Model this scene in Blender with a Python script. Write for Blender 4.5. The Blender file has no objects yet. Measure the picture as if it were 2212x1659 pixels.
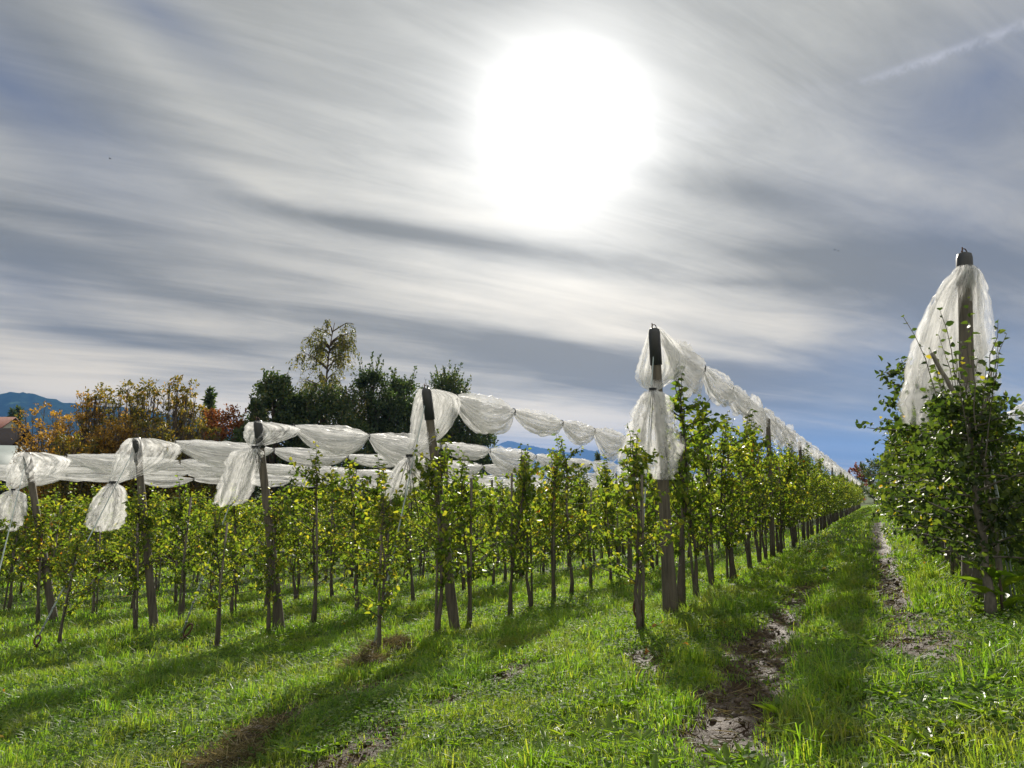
import bpy, bmesh, math, random
import numpy as np
from mathutils import Vector, Matrix
rng = np.random.default_rng(7)
random.seed(7)
sc = bpy.context.scene
COL = sc.collection
# ------------------------------------------------------------------ camera
F = 710.0                                   # focal length in picture widths of 1024
HORIZON = 478.0
PITCH = math.atan((HORIZON - 384) / F)
cam_d = bpy.data.cameras.new('camera')
cam_d.sensor_width = 36.0
cam_d.lens = 36.0 * F / 1024.0
cam_d.clip_start = 0.05
cam_d.clip_end = 40000.0
cam = bpy.data.objects.new('camera', cam_d)
COL.objects.link(cam)
cam.location = (0, 0, 0)                    # the eye is the origin; the ground lies below zero
cam.rotation_euler = (math.radians(90) + PITCH, 0, 0)
sc.camera = cam

def ray(px, py):
    """photo measurement (2212 wide) -> world direction"""
    xc = (px * 1024 / 2212 - 512) / F
    yc = (384 - py * 1024 / 2212) / F
    return np.array([xc, math.cos(PITCH) - yc * math.sin(PITCH), math.sin(PITCH) + yc * math.cos(PITCH)])
def U(px, py, Y):
    r = ray(px, py)
    return r * (Y / r[1])
def azel(px, py):
    r = ray(px, py); r = r / np.linalg.norm(r)
    return math.degrees(math.atan2(r[0], r[1])), math.degrees(math.asin(r[2]))

# ------------------------------------------------------------------ sun + sky
SUN_DIR = ray(1216, 268); SUN_DIR = SUN_DIR / np.linalg.norm(SUN_DIR)
SUN_AZ, SUN_EL = azel(1216, 268)
sun_d = bpy.data.lights.new('sun', 'SUN')
sun_d.energy = 4.8
sun_d.angle = math.radians(0.9)
sun_d.color = (1.0, 0.93, 0.82)
sun = bpy.data.objects.new('sun', sun_d)
COL.objects.link(sun)
sun.rotation_euler = Vector((-SUN_DIR[0], -SUN_DIR[1], -SUN_DIR[2])).to_track_quat('-Z', 'Y').to_euler()
sun.location = (SUN_DIR[0]*200, SUN_DIR[1]*200, SUN_DIR[2]*200)

sc.view_settings.view_transform = 'Standard'
sc.view_settings.look = 'None'
sc.view_settings.gamma = 1.0
sc.view_settings.exposure = 0.85
sc.view_settings.use_curve_mapping = False
sc.cycles.max_bounces = 8
sc.cycles.diffuse_bounces = 4
sc.cycles.glossy_bounces = 2
sc.cycles.transmission_bounces = 5
sc.cycles.transparent_max_bounces = 32
sc.cycles.volume_bounces = 0
sc.cycles.caustics_reflective = False
sc.cycles.caustics_refractive = False
sc.cycles.use_denoising = True

class X:
    """a shader value with arithmetic"""
    tree = None
    def __init__(s, v): s.v = v
    @staticmethod
    def m(op, *a, clamp=False):
        n = X.tree.nodes.new('ShaderNodeMath'); n.operation = op; n.use_clamp = clamp
        for i, q in enumerate(a):
            q = q.v if isinstance(q, X) else q
            if isinstance(q, (int, float)): n.inputs[i].default_value = q
            else: X.tree.links.new(q, n.inputs[i])
        return X(n.outputs[0])
    def __add__(s, o): return X.m('ADD', s, o)
    __radd__ = __add__
    def __sub__(s, o): return X.m('SUBTRACT', s, o)
    def __rsub__(s, o): return X.m('SUBTRACT', o, s)
    def __mul__(s, o): return X.m('MULTIPLY', s, o)
    __rmul__ = __mul__
    def __truediv__(s, o): return X.m('DIVIDE', s, o)
    def clamp(s): return X.m('ADD', s, 0.0, clamp=True)
    def exp(s): return X.m('EXPONENT', s)
def xsmooth(x, a, b):
    n = X.tree.nodes.new('ShaderNodeMapRange'); n.interpolation_type = 'SMOOTHSTEP'
    X.tree.links.new(x.v, n.inputs[0]); n.inputs[1].default_value = a; n.inputs[2].default_value = b
    return X(n.outputs[0])
def xvec(x, y, z):
    n = X.tree.nodes.new('ShaderNodeCombineXYZ')
    for i, q in enumerate((x, y, z)):
        q = q.v if isinstance(q, X) else q
        if isinstance(q, (int, float)): n.inputs[i].default_value = q
        else: X.tree.links.new(q, n.inputs[i])
    return n.outputs[0]
def xnoise(vec, scale, detail=4, rough=0.55, dist=0.0):
    n = X.tree.nodes.new('ShaderNodeTexNoise')
    X.tree.links.new(vec, n.inputs['Vector'])
    n.inputs['Scale'].default_value = scale; n.inputs['Detail'].default_value = detail
    n.inputs['Roughness'].default_value = rough; n.inputs['Distortion'].default_value = dist
    return X(n.outputs['Fac'])
def xmix(f, a, b):
    n = X.tree.nodes.new('ShaderNodeMix'); n.data_type = 'RGBA'
    for k, q in ((0, f), (6, a), (7, b)):
        q = q.v if isinstance(q, X) else q
        if isinstance(q, (int, float)): n.inputs[k].default_value = q
        elif isinstance(q, tuple): n.inputs[k].default_value = (*q, 1)
        else: X.tree.links.new(q, n.inputs[k])
    return n.outputs[2]
def xadd(a, b, f=1.0, blend='ADD'):
    n = X.tree.nodes.new('ShaderNodeMix'); n.data_type = 'RGBA'; n.blend_type = blend
    for k, q in ((0, f), (6, a), (7, b)):
        q = q.v if isinstance(q, X) else q
        if isinstance(q, (int, float)): n.inputs[k].default_value = q
        elif isinstance(q, tuple): n.inputs[k].default_value = (*q, 1)
        else: X.tree.links.new(q, n.inputs[k])
    return n.outputs[2]

def build_sky():
    w = bpy.data.worlds.new('World'); sc.world = w; w.use_nodes = True
    nt = w.node_tree; X.tree = nt
    for n in list(nt.nodes): nt.nodes.remove(n)
    out = nt.nodes.new('ShaderNodeOutputWorld'); bg = nt.nodes.new('ShaderNodeBackground')
    nt.links.new(bg.outputs[0], out.inputs[0])
    sky = nt.nodes.new('ShaderNodeTexSky'); sky.sky_type = 'NISHITA'; sky.sun_disc = False
    sky.sun_elevation = math.radians(SUN_EL); sky.sun_rotation = math.radians(SUN_AZ)
    sky.air_density = 1.0; sky.dust_density = 0.6; sky.ozone_density = 2.0
    tc = nt.nodes.new('ShaderNodeTexCoord')
    sp = nt.nodes.new('ShaderNodeSeparateXYZ'); nt.links.new(tc.outputs['Generated'], sp.inputs[0])
    x, y, z = X(sp.outputs[0]), X(sp.outputs[1]), X(sp.outputs[2])
    az = X.m('ARCTAN2', x, y) * 57.29578
    el = X.m('ARCSINE', z) * 57.29578
    # cloud deck plane, streaks running towards az 58
    zz = X.m('MAXIMUM', z, 0.0) + 0.07
    px, py = x / zz, y / zz
    sa, ca = math.sin(math.radians(60)), math.cos(math.radians(60))
    al = px * sa + py * ca
    ac = px * ca - py * sa
    big = xnoise(xvec(al * 0.22, ac * 0.55, 3.1), 1.0, 3, 0.5, 0.35)
    mid = xnoise(xvec(al * 0.32, ac * 1.7, 9.2), 1.0, 4, 0.5, 0.5)
    fine = xnoise(xvec(al * 1.1, ac * 4.6, 5.0), 1.0, 8, 0.68, 1.1)
    puff = xnoise(xvec(px * 1.6, py * 1.6, 1.0), 1.0, 5, 0.6, 0.4)
    n = big * 0.42 + mid * 0.31 + fine * 0.14 + puff * 0.13
    # warp for the placed cloud banks
    wa = (xnoise(xvec(al * 0.35, ac * 0.8, 20.0), 1.0, 3, 0.5, 0.0) - 0.5) * 9.0
    we = (xnoise(xvec(al * 0.35, ac * 0.8, 40.0), 1.0, 3, 0.5, 0.0) - 0.5) * 6.0
    azw, elw = az + wa, el + we
    vw, vp = xvec(azw, elw, 0.0), xvec(az, el, 0.0)
    def bank(cx, cy, L, W, tilt, soft=True):
        a0, e0 = azel(cx, cy)
        k = math.degrees(1 / 1534.0) * 2.0
        mp = nt.nodes.new('ShaderNodeMapping'); mp.vector_type = 'TEXTURE'
        nt.links.new(vw if soft else vp, mp.inputs[0])
        mp.inputs[1].default_value = (a0, e0, 0)
        mp.inputs[2].default_value = (0, 0, math.radians(-tilt))
        mp.inputs[3].default_value = (L * k, W * k, 1)
        g = nt.nodes.new('ShaderNodeTexGradient'); g.gradient_type = 'QUADRATIC_SPHERE'
        nt.links.new(mp.outputs[0], g.inputs[0])
        return X(g.outputs['Fac'])
    dens = xsmooth(n, 0.30, 0.74)                      # 0 dark belly .. 1 lit thin cloud
    d = dens
    for (cx, cy, L, W, tilt, amt) in (
        (770, 495, 330, 26, 9, -0.50), (1120, 560, 330, 28, 8, -0.30), (250, 520, 330, 60, 16, -0.12),
        (1640, 400, 150, 46, 20, -0.42), (1760, 560, 330, 50, 8, -0.46), (1760, 470, 260, 60, 18, -0.26),
        (1560, 640, 260, 24, 5, -0.30), (1980, 660, 300, 130, 8, -0.55), (280, 760, 330, 30, 9, -0.40),
        (620, 800, 260, 26, 10, -0.28), (1190, 770, 260, 44, 12, -0.36), (1560, 800, 330, 40, 6, -0.38),
        (60, 560, 160, 40, 14, -0.25), (100, 620, 260, 60, 14, -0.25), (60, 300, 200, 80, 20, -0.15), (470, 640, 260, 22, 8, -0.22), (120, 110, 260, 70, 22, -0.20),
        (1000, 640, 420, 50, 8, 0.26), (1700, 720, 260, 40, 8, 0.36), (300, 835, 480, 40, 5, 0.62),
        (1000, 720, 160, 40, 16, 0.30), (330, 150, 330, 50, 22, 0.22), (600, 420, 180, 30, 14, 0.25),
        (1250, 640, 330, 34, 6, 0.25), (1150, 900, 420, 40, 4, 0.45), (1400, 720, 200, 60, 10, 0.25), (1600, 300, 200, 90, 10, -0.12), (1180, 770, 300, 50, 8, -0.3)):
        d = d + bank(cx, cy, L, W, tilt) * amt
    d = d.clamp()
    dark, mid_c, lit = (0.205, 0.217, 0.214), (0.425, 0.435, 0.426), (0.67, 0.66, 0.615)
    c1 = xmix(xsmooth(d, 0.0, 0.55), dark, mid_c)
    cloud = xmix(xsmooth(d, 0.35, 1.0), c1, lit)
    # warmth towards the horizon left and ahead
    hz = (0.0 - (el / 8.0) * (el / 8.0)).exp() * xsmooth(az, 30.0, 6.0)
    cloud = xadd(cloud, (1.10, 1.05, 0.92), hz * 0.9, 'MULTIPLY')
    cloud = xadd(cloud, (1.30, 1.16, 0.97), (0.0 - (el / 17.0) * (el / 17.0)).exp(), 'MULTIPLY')
    cloud = xadd(cloud, (1.02, 1.0, 0.955), 1.0, 'MULTIPLY')
    # blue sky showing where the deck is thin
    blue = xadd(sky.outputs[0], (0.085, 0.092, 0.105), 1.0, 'MULTIPLY')
    blue = xadd(blue, (0.10, 0.15, 0.30), 0.55, 'MIX')
    holes = bank(30, 200, 330, 110, 24) * 0.7 + bank(330, 40, 200, 50, 20) * 0.6 + bank(2150, 140, 330, 150, -14) * 0.75 \
        + bank(2120, 430, 260, 140, 0) * 0.45 + bank(1830, 960, 260, 60, 4) * 1.0 + bank(1900, 800, 300, 90, 6) * 0.5 \
        + bank(1560, 900, 300, 50, 4) * 0.2 + bank(2212, 900, 260, 240, 0) * 0.7 + bank(30, 620, 200, 120, 0) * 0.3 \
        + bank(1450, 980, 300, 20, 0) * 0.4
    hole = (holes * (1.35 - xsmooth(d, 0.15, 1.0))).clamp()
    lowblue = xsmooth(az, 12.0, 30.0) * xsmooth(el, 16.0, 3.0)
    bcol = xmix(lowblue, (0.145, 0.172, 0.250), (0.27, 0.315, 0.385))
    bcol = xadd(bcol, blue, 0.18, 'MIX')
    col = xmix(hole * 0.85, cloud, bcol)
    # contrail, upper right: from azel of its two ends
    a0, e0 = azel(1800, 195); a1, e1 = azel(2240, 40)
    L = math.hypot(a1 - a0, e1 - e0); tx, ty = (a1 - a0) / L, (e1 - e0) / L
    lump = xnoise(xvec(az * 0.9, el * 0.9, 7.0), 1.0, 5, 0.65, 0.3)
    u = (az - a0) * tx + (el - e0) * ty
    v = (el - e0) * tx - (az - a0) * ty + (lump - 0.5) * 0.8
    con = (0.0 - (v / 0.30) * (v / 0.30)).exp() * xsmooth(u, -1.0, 6.0) * xsmooth(lump, 0.25, 0.62)
    con2 = (0.0 - (v / 0.9) * (v / 0.9)).exp() * xsmooth(u, -16.0, -4.0) * xsmooth(u, 2.0, -4.0) * xsmooth(fine, 0.35, 0.7)
    col = xmix((con * 0.42 + con2 * 0.25).clamp(), col, (0.60, 0.62, 0.72))
    # sunlight spread by the thin cloud around the sun
    dt = nt.nodes.new('ShaderNodeVectorMath'); dt.operation = 'DOT_PRODUCT'
    nt.links.new(tc.outputs['Generated'], dt.inputs[0]); dt.inputs[1].default_value = tuple(SUN_DIR)
    ang = X.m('ARCCOSINE', X.m('MINIMUM', X(dt.outputs['Value']), 0.99999)) * 57.29578
    ang = ang + (puff - 0.5) * 3.6
    g1 = (0.0 - (ang / 5.4) * (ang / 5.4)).exp() * 1.35
    g2 = (0.0 - (ang / 15.0) * (ang / 15.0)).exp() * 0.52
    g3 = (0.0 - (ang / 32.0) * (ang / 32.0)).exp() * 0.10
    glow = g1 + (g2 + g3) * (0.35 + d * 0.9)
    gl = xadd((1.0, 0.985, 0.95), (0, 0, 0), 0.0, 'MIX')
    gn = nt.nodes.new('ShaderNodeVectorMath'); gn.operation = 'SCALE'
    nt.links.new(gl, gn.inputs[0]); nt.links.new(glow.v, gn.inputs['Scale'])
    col = xadd(col, gn.outputs[0], 1.0, 'ADD')
    # unseen cloud behind the camera and overhead, brightened as added fill for shaded sides
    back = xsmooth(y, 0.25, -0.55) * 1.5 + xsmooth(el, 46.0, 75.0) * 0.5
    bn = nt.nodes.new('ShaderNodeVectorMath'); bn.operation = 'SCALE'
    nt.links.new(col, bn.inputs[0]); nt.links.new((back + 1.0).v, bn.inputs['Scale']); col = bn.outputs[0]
    # below the horizon the far ground
    col = xmix(xsmooth(el, -0.5, -3.0), col, (0.10, 0.13, 0.12))
    col = xadd(col, (5.6, 5.6, 5.6), 1.0, 'MULTIPLY')   # sky seen at 0.56 of display white because the exposure is up
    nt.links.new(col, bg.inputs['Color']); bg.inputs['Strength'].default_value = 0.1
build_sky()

# ------------------------------------------------------------------ layout of the orchard
def px_ground(px, py, Y): return U(px, py, Y)
ROWV = ray(1901, 1075); ROWV = ROWV / np.linalg.norm(ROWV)      # direction of every row
RH = np.array([ROWV[0], ROWV[1]]); RH /= np.linalg.norm(RH)
EH = np.array([RH[1], -RH[0]])                                   # across the rows, to the right
SLOPE = ROWV[2] / math.hypot(ROWV[0], ROWV[1])
def st_of(x, y): return x * EH[0] + y * EH[1], x * RH[0] + y * RH[1]
def xy_of(s, t): return s * EH[0] + t * RH[0], s * EH[1] + t * RH[1]
# end posts measured in the photo: base, top, distance
POSTPX = {1: ((118, 1345), (58, 980), 14.6), 2: ((335, 1358), (295, 948), 13.05), 3: ((607, 1368), (557, 912), 11.6),
          4: ((985, 1372), (921, 843), 10.1), 5: ((1450, 1332), (1413, 714), 8.62), 6: ((2097, 1272), (2083, 552), 7.24)}
BASE, TOP = {}, {}
for i, (b, t_, Y) in POSTPX.items():
    BASE[i] = U(b[0], b[1], Y)
    TOP[i] = U(t_[0], t_[1], Y - 0.22 if i < 6 else Y - 0.05)
step = BASE[1] - BASE[2]
for k, i in enumerate((0, -1, -2)):
    q = BASE[1] + step * (k + 1); q[2] = BASE[1][2] - 0.13 * (k + 1)
    BASE[i] = q; TOP[i] = q + np.array([-0.12, -0.25, 3.45])
BASE[7] = BASE[6] + (BASE[6] - BASE[5]); BASE[7][2] = BASE[6][2] + 0.30
TOP[7] = BASE[7] + (TOP[6] - BASE[6])
ST = {i: st_of(BASE[i][0], BASE[i][1]) for i in BASE}
_ks = sorted(BASE)
_s = np.array([ST[i][0] for i in _ks]); _z = np.array([BASE[i][2] - SLOPE * ST[i][1] for i in _ks])
_s = np.concatenate([[-90, -34], _s, [_s[-1] + 8, _s[-1] + 40]])
_z = np.concatenate([[_z[0] - 3.6, _z[0] - 1.0], _z, [_z[-1] + 0.6, _z[-1] + 1.0]])
def zs(s):
    return (np.interp(s - .7, _s, _z) + np.interp(s, _s, _z) + np.interp(s + .7, _s, _z)) / 3

_tab = np.random.default_rng(3).random((256, 256))
def vnoise(x, y):
    x = np.asarray(x, float); y = np.asarray(y, float)
    xi = np.floor(x).astype(int); yi = np.floor(y).astype(int)
    fx = x - xi; fy = y - yi
    fx = fx * fx * (3 - 2 * fx); fy = fy * fy * (3 - 2 * fy)
    a = _tab[xi & 255, yi & 255]; b = _tab[(xi + 1) & 255, yi & 255]
    c = _tab[xi & 255, (yi + 1) & 255]; d = _tab[(xi + 1) & 255, (yi + 1) & 255]
    return (a * (1 - fx) + b * fx) * (1 - fy) + (c * (1 - fx) + d * fx) * fy
def fbm(x, y, o=3):
    v = 0; a = .5; n = 0
    for k in range(o):
        v = v + a * vnoise(x * 2 ** k + 17 * k, y * 2 ** k + 31 * k); n += a; a *= .55
    return v / n
def sstep(a, b, x):
    t = np.clip((x - a) / (b - a), 0, 1); return t * t * (3 - 2 * t)

def zbase(x, y):
    s, t = st_of(np.asarray(x, float), np.asarray(y, float))
    z = zs(s) + SLOPE * np.clip(t, -30, 112)
    R = np.hypot(x, y)
    far = sstep(105, 420, R)
    return z * (1 - far) + (-9.0) * far - 0.0012 * np.clip(R - 420, 0, 20000) * 0
def ground_hit(px, py):
    """where a photo measurement meets the ground"""
    r = ray(px, py); lo, hi = 1.0, 160.0
    for _ in range(50):
        m = (lo + hi) / 2; p = r * m
        if p[2] < zbase(p[0], p[1]): hi = m
        else: lo = m
    return r * hi
RUTS = []
for pts, w in ((((380, 1690), (440, 1640), (520, 1590), (640, 1530), (760, 1488), (850, 1462)), .27),
               (((700, 1665), (820, 1585), (920, 1540), (1010, 1490), (1120, 1445)), .18),
               (((1560, 1610), (1610, 1500), (1650, 1400), (1700, 1320), (1750, 1262)), .24),
               (((2110, 1430), (2040, 1400), (1960, 1350), (1925, 1270), (1905, 1190), (1895, 1130)), .17), (((1940, 1345), (2010, 1390), (2100, 1420)), .24),
               (((1365, 1400), (1420, 1470)), .12), (((1560, 1500), (1480, 1520)), .10)):
    g = [ground_hit(*p)[:2] for p in pts]
    RUTS.append((np.array(g), w))
def rutmask(x, y):
    x = np.asarray(x, float); y = np.asarray(y, float)
    m = np.zeros_like(x)
    wob = (fbm(x * 2.3, y * 2.3, 3) - .5)
    wob2 = vnoise(x * 0.9 + 5, y * 0.9)
    for g, w in RUTS:
        for a, b in zip(g[:-1], g[1:]):
            d = b - a; L2 = d @ d
            u = np.clip(((x - a[0]) * d[0] + (y - a[1]) * d[1]) / L2, 0, 1)
            dist = np.hypot(x - a[0] - u * d[0], y - a[1] - u * d[1])
            m = np.maximum(m, np.exp(-(dist / (w * (1.0 + 1.2 * wob))) ** 2))
    pat = fbm(x * 3.1 + 60, y * 3.1, 3)
    return np.clip(m * (0.80 + 0.4 * wob2) * np.clip(.60 + 2.6 * (pat - .32), .35, 1.25), 0, 1)
def zground(x, y):
    x = np.asarray(x, float); y = np.asarray(y, float)
    R = np.hypot(x, y); near = sstep(60, 20, R)
    z = zbase(x, y) + near * ((fbm(x * .9, y * .9, 3) - .5) * .10)
    rm = rutmask(x, y) * sstep(40, 15, R)
    z = z - rm * .075 + rm * (fbm(x * 7, y * 7, 3) - .42) * .12
    return z

# ------------------------------------------------------------------ mesh helpers
def mesh_np(name, verts, quads=None, tris=None, smooth=False):
    me = bpy.data.meshes.new(name)
    verts = np.ascontiguousarray(verts, dtype=np.float32)
    nq = 0 if quads is None else len(quads); nt_ = 0 if tris is None else len(tris)
    me.vertices.add(len(verts)); me.vertices.foreach_set('co', verts.ravel())
    me.loops.add(nq * 4 + nt_ * 3); me.polygons.add(nq + nt_)
    idx = []
    if nq: idx.append(np.asarray(quads, dtype=np.int32).ravel())
    if nt_: idx.append(np.asarray(tris, dtype=np.int32).ravel())
    me.loops.foreach_set('vertex_index', np.concatenate(idx))
    st = np.concatenate([np.arange(nq, dtype=np.int32) * 4, nq * 4 + np.arange(nt_, dtype=np.int32) * 3])
    me.polygons.foreach_set('loop_start', st)
    me.polygons.foreach_set('loop_total', np.concatenate([np.full(nq, 4, np.int32), np.full(nt_, 3, np.int32)]))
    if smooth: me.polygons.foreach_set('use_smooth', np.ones(nq + nt_, bool))
    me.update(calc_edges=True)
    return me
def link(name, me, mat=None, parent=None, loc=None):
    o = bpy.data.objects.new(name, me); COL.objects.link(o)
    if mat is not None and me is not None and not me.materials: me.materials.append(mat)
    if parent is not None: o.parent = parent
    if loc is not None: o.location = loc
    return o
def tag(o, label=None, cat=None, group=None, kind=None):
    if label: o['label'] = label
    if cat: o['category'] = cat
    if group: o['group'] = group
    if kind: o['kind'] = kind
    return o
def thing(name, loc, label, cat, group=None):
    o = bpy.data.objects.new(name, None); COL.objects.link(o); o.location = tuple(float(c) for c in loc)
    o.empty_display_size = .2
    return tag(o, label, cat, group)
class MB:
    """collects pieces of one mesh"""
    def __init__(s): s.v = []; s.q = []; s.t = []; s.n = 0; s.a = []
    def add(s, v, q=None, t=None):
        v = np.asarray(v, float)
        if q is not None and len(q): s.q.append(np.asarray(q) + s.n)
        if t is not None and len(t): s.t.append(np.asarray(t) + s.n)
        s.v.append(v); s.n += len(v)
    def tube(s, pts, rad, n=6, caps=True):
        pts = np.asarray(pts, float); m = len(pts)
        rad = np.broadcast_to(np.asarray(rad, float), (m,))
        tg = np.gradient(pts, axis=0); tg /= np.linalg.norm(tg, axis=1)[:, None] + 1e-9
        ref = np.array([0, 0, 1.0]) if abs(tg[0][2]) < .8 else np.array([1.0, 0, 0])
        a = np.cross(tg, ref); a /= np.linalg.norm(a, axis=1)[:, None] + 1e-9
        b = np.cross(tg, a)
        th = np.arange(n) * 2 * np.pi / n
        v = pts[:, None] + rad[:, None, None] * (np.cos(th)[None, :, None] * a[:, None] + np.sin(th)[None, :, None] * b[:, None])
        i = np.arange(m - 1)[:, None]; j = np.arange(n)[None]
        q = np.stack([i * n + j, i * n + (j + 1) % n, (i + 1) * n + (j + 1) % n, (i + 1) * n + j], -1).reshape(-1, 4)
        t = []
        if caps:
            for k in range(1, n - 1):
                t.append((0, k + 1, k)); e = (m - 1) * n; t.append((e, e + k, e + k + 1))
        s.add(v.reshape(-1, 3), q, t)
    def box(s, c, d, M=None):
        v = np.array([(x, y, z) for x in (-.5, .5) for y in (-.5, .5) for z in (-.5, .5)]) * np.asarray(d, float)
        if M is not None: v = v @ np.asarray(M).T
        s.add(v + np.asarray(c, float), [(0, 1, 3, 2), (4, 6, 7, 5), (0, 4, 5, 1), (2, 3, 7, 6), (0, 2, 6, 4), (1, 5, 7, 3)])
    def mesh(s, name, smooth=False):
        me = mesh_np(name, np.concatenate(s.v), np.concatenate(s.q) if s.q else None, np.concatenate(s.t) if s.t else None, smooth)
        if s.a:
            a = me.attributes.new('fold', 'FLOAT', 'POINT'); a.data.foreach_set('value', np.concatenate(s.a).astype(np.float32))
        return me
    def build(s, name, mat, parent=None, smooth=False, loc=None):
        return link(name, s.mesh(name, smooth), mat, parent, loc)
def unit(v): return v / (np.linalg.norm(v, axis=-1, keepdims=True) + 1e-9)
def leaves(P, D, Nn, L, W, fold=.25, curl=.2):
    """one folded six-point leaf per row: base P, axis D, normal Nn, length L, width W"""
    D = unit(D); S = unit(np.cross(D, Nn)); Nn = np.cross(S, D)
    L = np.broadcast_to(L, len(P))[:, None]; W = np.broadcast_to(W, len(P))[:, None]
    cu = np.broadcast_to(curl, len(P))[:, None]
    f = fold * W
    p0 = P
    l1 = P + D * L * .32 + S * W * .46 + Nn * f; l2 = P + D * L * .70 + S * W * .36 + Nn * (f - cu * L * .25)
    tip = P + D * L - Nn * cu * L * .6
    r2 = P + D * L * .70 - S * W * .36 + Nn * (f - cu * L * .25); r1 = P + D * L * .32 - S * W * .46 + Nn * f
    v = np.stack([p0, l1, l2, tip, r2, r1], 1).reshape(-1, 3)
    b = np.arange(len(P))[:, None] * 6
    q = np.concatenate([b + np.array([[0, 1, 2, 3]]), b + np.array([[0, 3, 4, 5]])])
    return v, q

# ------------------------------------------------------------------ materials
def newmat(name):
    m = bpy.data.materials.new(name); m.use_nodes = True
    nt = m.node_tree
    for n in list(nt.nodes): nt.nodes.remove(n)
    out = nt.nodes.new('ShaderNodeOutputMaterial')
    X.tree = nt
    return m, nt, out
def ramp(fac, stops):
    n = X.tree.nodes.new('ShaderNodeValToRGB')
    e = n.color_ramp.elements
    while len(e) < len(stops): e.new(0.5)
    for k, (p, c) in enumerate(stops):
        e[k].position = p; e[k].color = (*c, 1)
    X.tree.links.new(fac.v if isinstance(fac, X) else fac, n.inputs[0])
    return n.outputs[0]
def leafmat(name, stops, trans=(1.5, 1.5, .8), tf=.5, rough=.38, spec=.5, patch=None):
    m, nt, out = newmat(name)
    g = nt.nodes.new('ShaderNodeNewGeometry')
    oi = nt.nodes.new('ShaderNodeObjectInfo')
    f = X(g.outputs['Random Per Island']) * .82 + X(oi.outputs['Random']) * .18
    c = ramp(f, stops)
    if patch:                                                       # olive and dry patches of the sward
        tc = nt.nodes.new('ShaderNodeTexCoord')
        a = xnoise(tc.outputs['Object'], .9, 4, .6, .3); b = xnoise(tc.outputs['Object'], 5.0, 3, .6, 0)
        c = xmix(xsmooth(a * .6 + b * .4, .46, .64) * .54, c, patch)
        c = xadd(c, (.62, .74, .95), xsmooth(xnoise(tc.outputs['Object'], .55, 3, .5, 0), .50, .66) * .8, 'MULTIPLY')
    pr = nt.nodes.new('ShaderNodeBsdfPrincipled')
    nt.links.new(c, pr.inputs['Base Color']); pr.inputs['Roughness'].default_value = rough
    pr.inputs['Specular IOR Level'].default_value = spec
    tr = nt.nodes.new('ShaderNodeBsdfTranslucent')
    nt.links.new(xadd(c, trans, 1.0, 'MULTIPLY'), tr.inputs[0])
    mx = nt.nodes.new('ShaderNodeMixShader'); mx.inputs[0].default_value = tf
    nt.links.new(pr.outputs[0], mx.inputs[1]); nt.links.new(tr.outputs[0], mx.inputs[2])
    nt.links.new(mx.outputs[0], out.inputs[0])
    return m
def barkmat(name, c1, c2, scale=(18, 18, 2.2), bump=.35, rough=.85):
    m, nt, out = newmat(name)
    tc = nt.nodes.new('ShaderNodeTexCoord'); mp = nt.nodes.new('ShaderNodeMapping')
    mp.inputs['Scale'].default_value = scale
    nt.links.new(tc.outputs['Object'], mp.inputs[0])
    n1 = xnoise(mp.outputs[0], 1.0, 6, .65, .3)
    n2 = xnoise(tc.outputs['Object'], 2.3, 3, .5, 0)
    c = ramp(n1 * .75 + n2 * .25, [(.30, c1), (.68, c2)])
    pr = nt.nodes.new('ShaderNodeBsdfPrincipled'); nt.links.new(c, pr.inputs['Base Color'])
    pr.inputs['Roughness'].default_value = rough
    bp = nt.nodes.new('ShaderNodeBump'); bp.inputs['Strength'].default_value = bump; bp.inputs['Distance'].default_value = .01
    nt.links.new(n1.v, bp.inputs['Height']); nt.links.new(bp.outputs[0], pr.inputs['Normal'])
    nt.links.new(pr.outputs[0], out.inputs[0])
    return m
def plain(name, col, rough=.6, metal=0, spec=.5, var=.25, scale=6):
    m, nt, out = newmat(name)
    tc = nt.nodes.new('ShaderNodeTexCoord')
    n = xnoise(tc.outputs['Object'], scale, 4, .6, 0)
    c = ramp(n, [(.3, tuple(q * (1 - var) for q in col)), (.7, tuple(min(1, q * (1 + var)) for q in col))])
    pr = nt.nodes.new('ShaderNodeBsdfPrincipled'); nt.links.new(c, pr.inputs['Base Color'])
    pr.inputs['Roughness'].default_value = rough; pr.inputs['Metallic'].default_value = metal
    pr.inputs['Specular IOR Level'].default_value = spec
    nt.links.new(pr.outputs[0], out.inputs[0])
    return m
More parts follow.
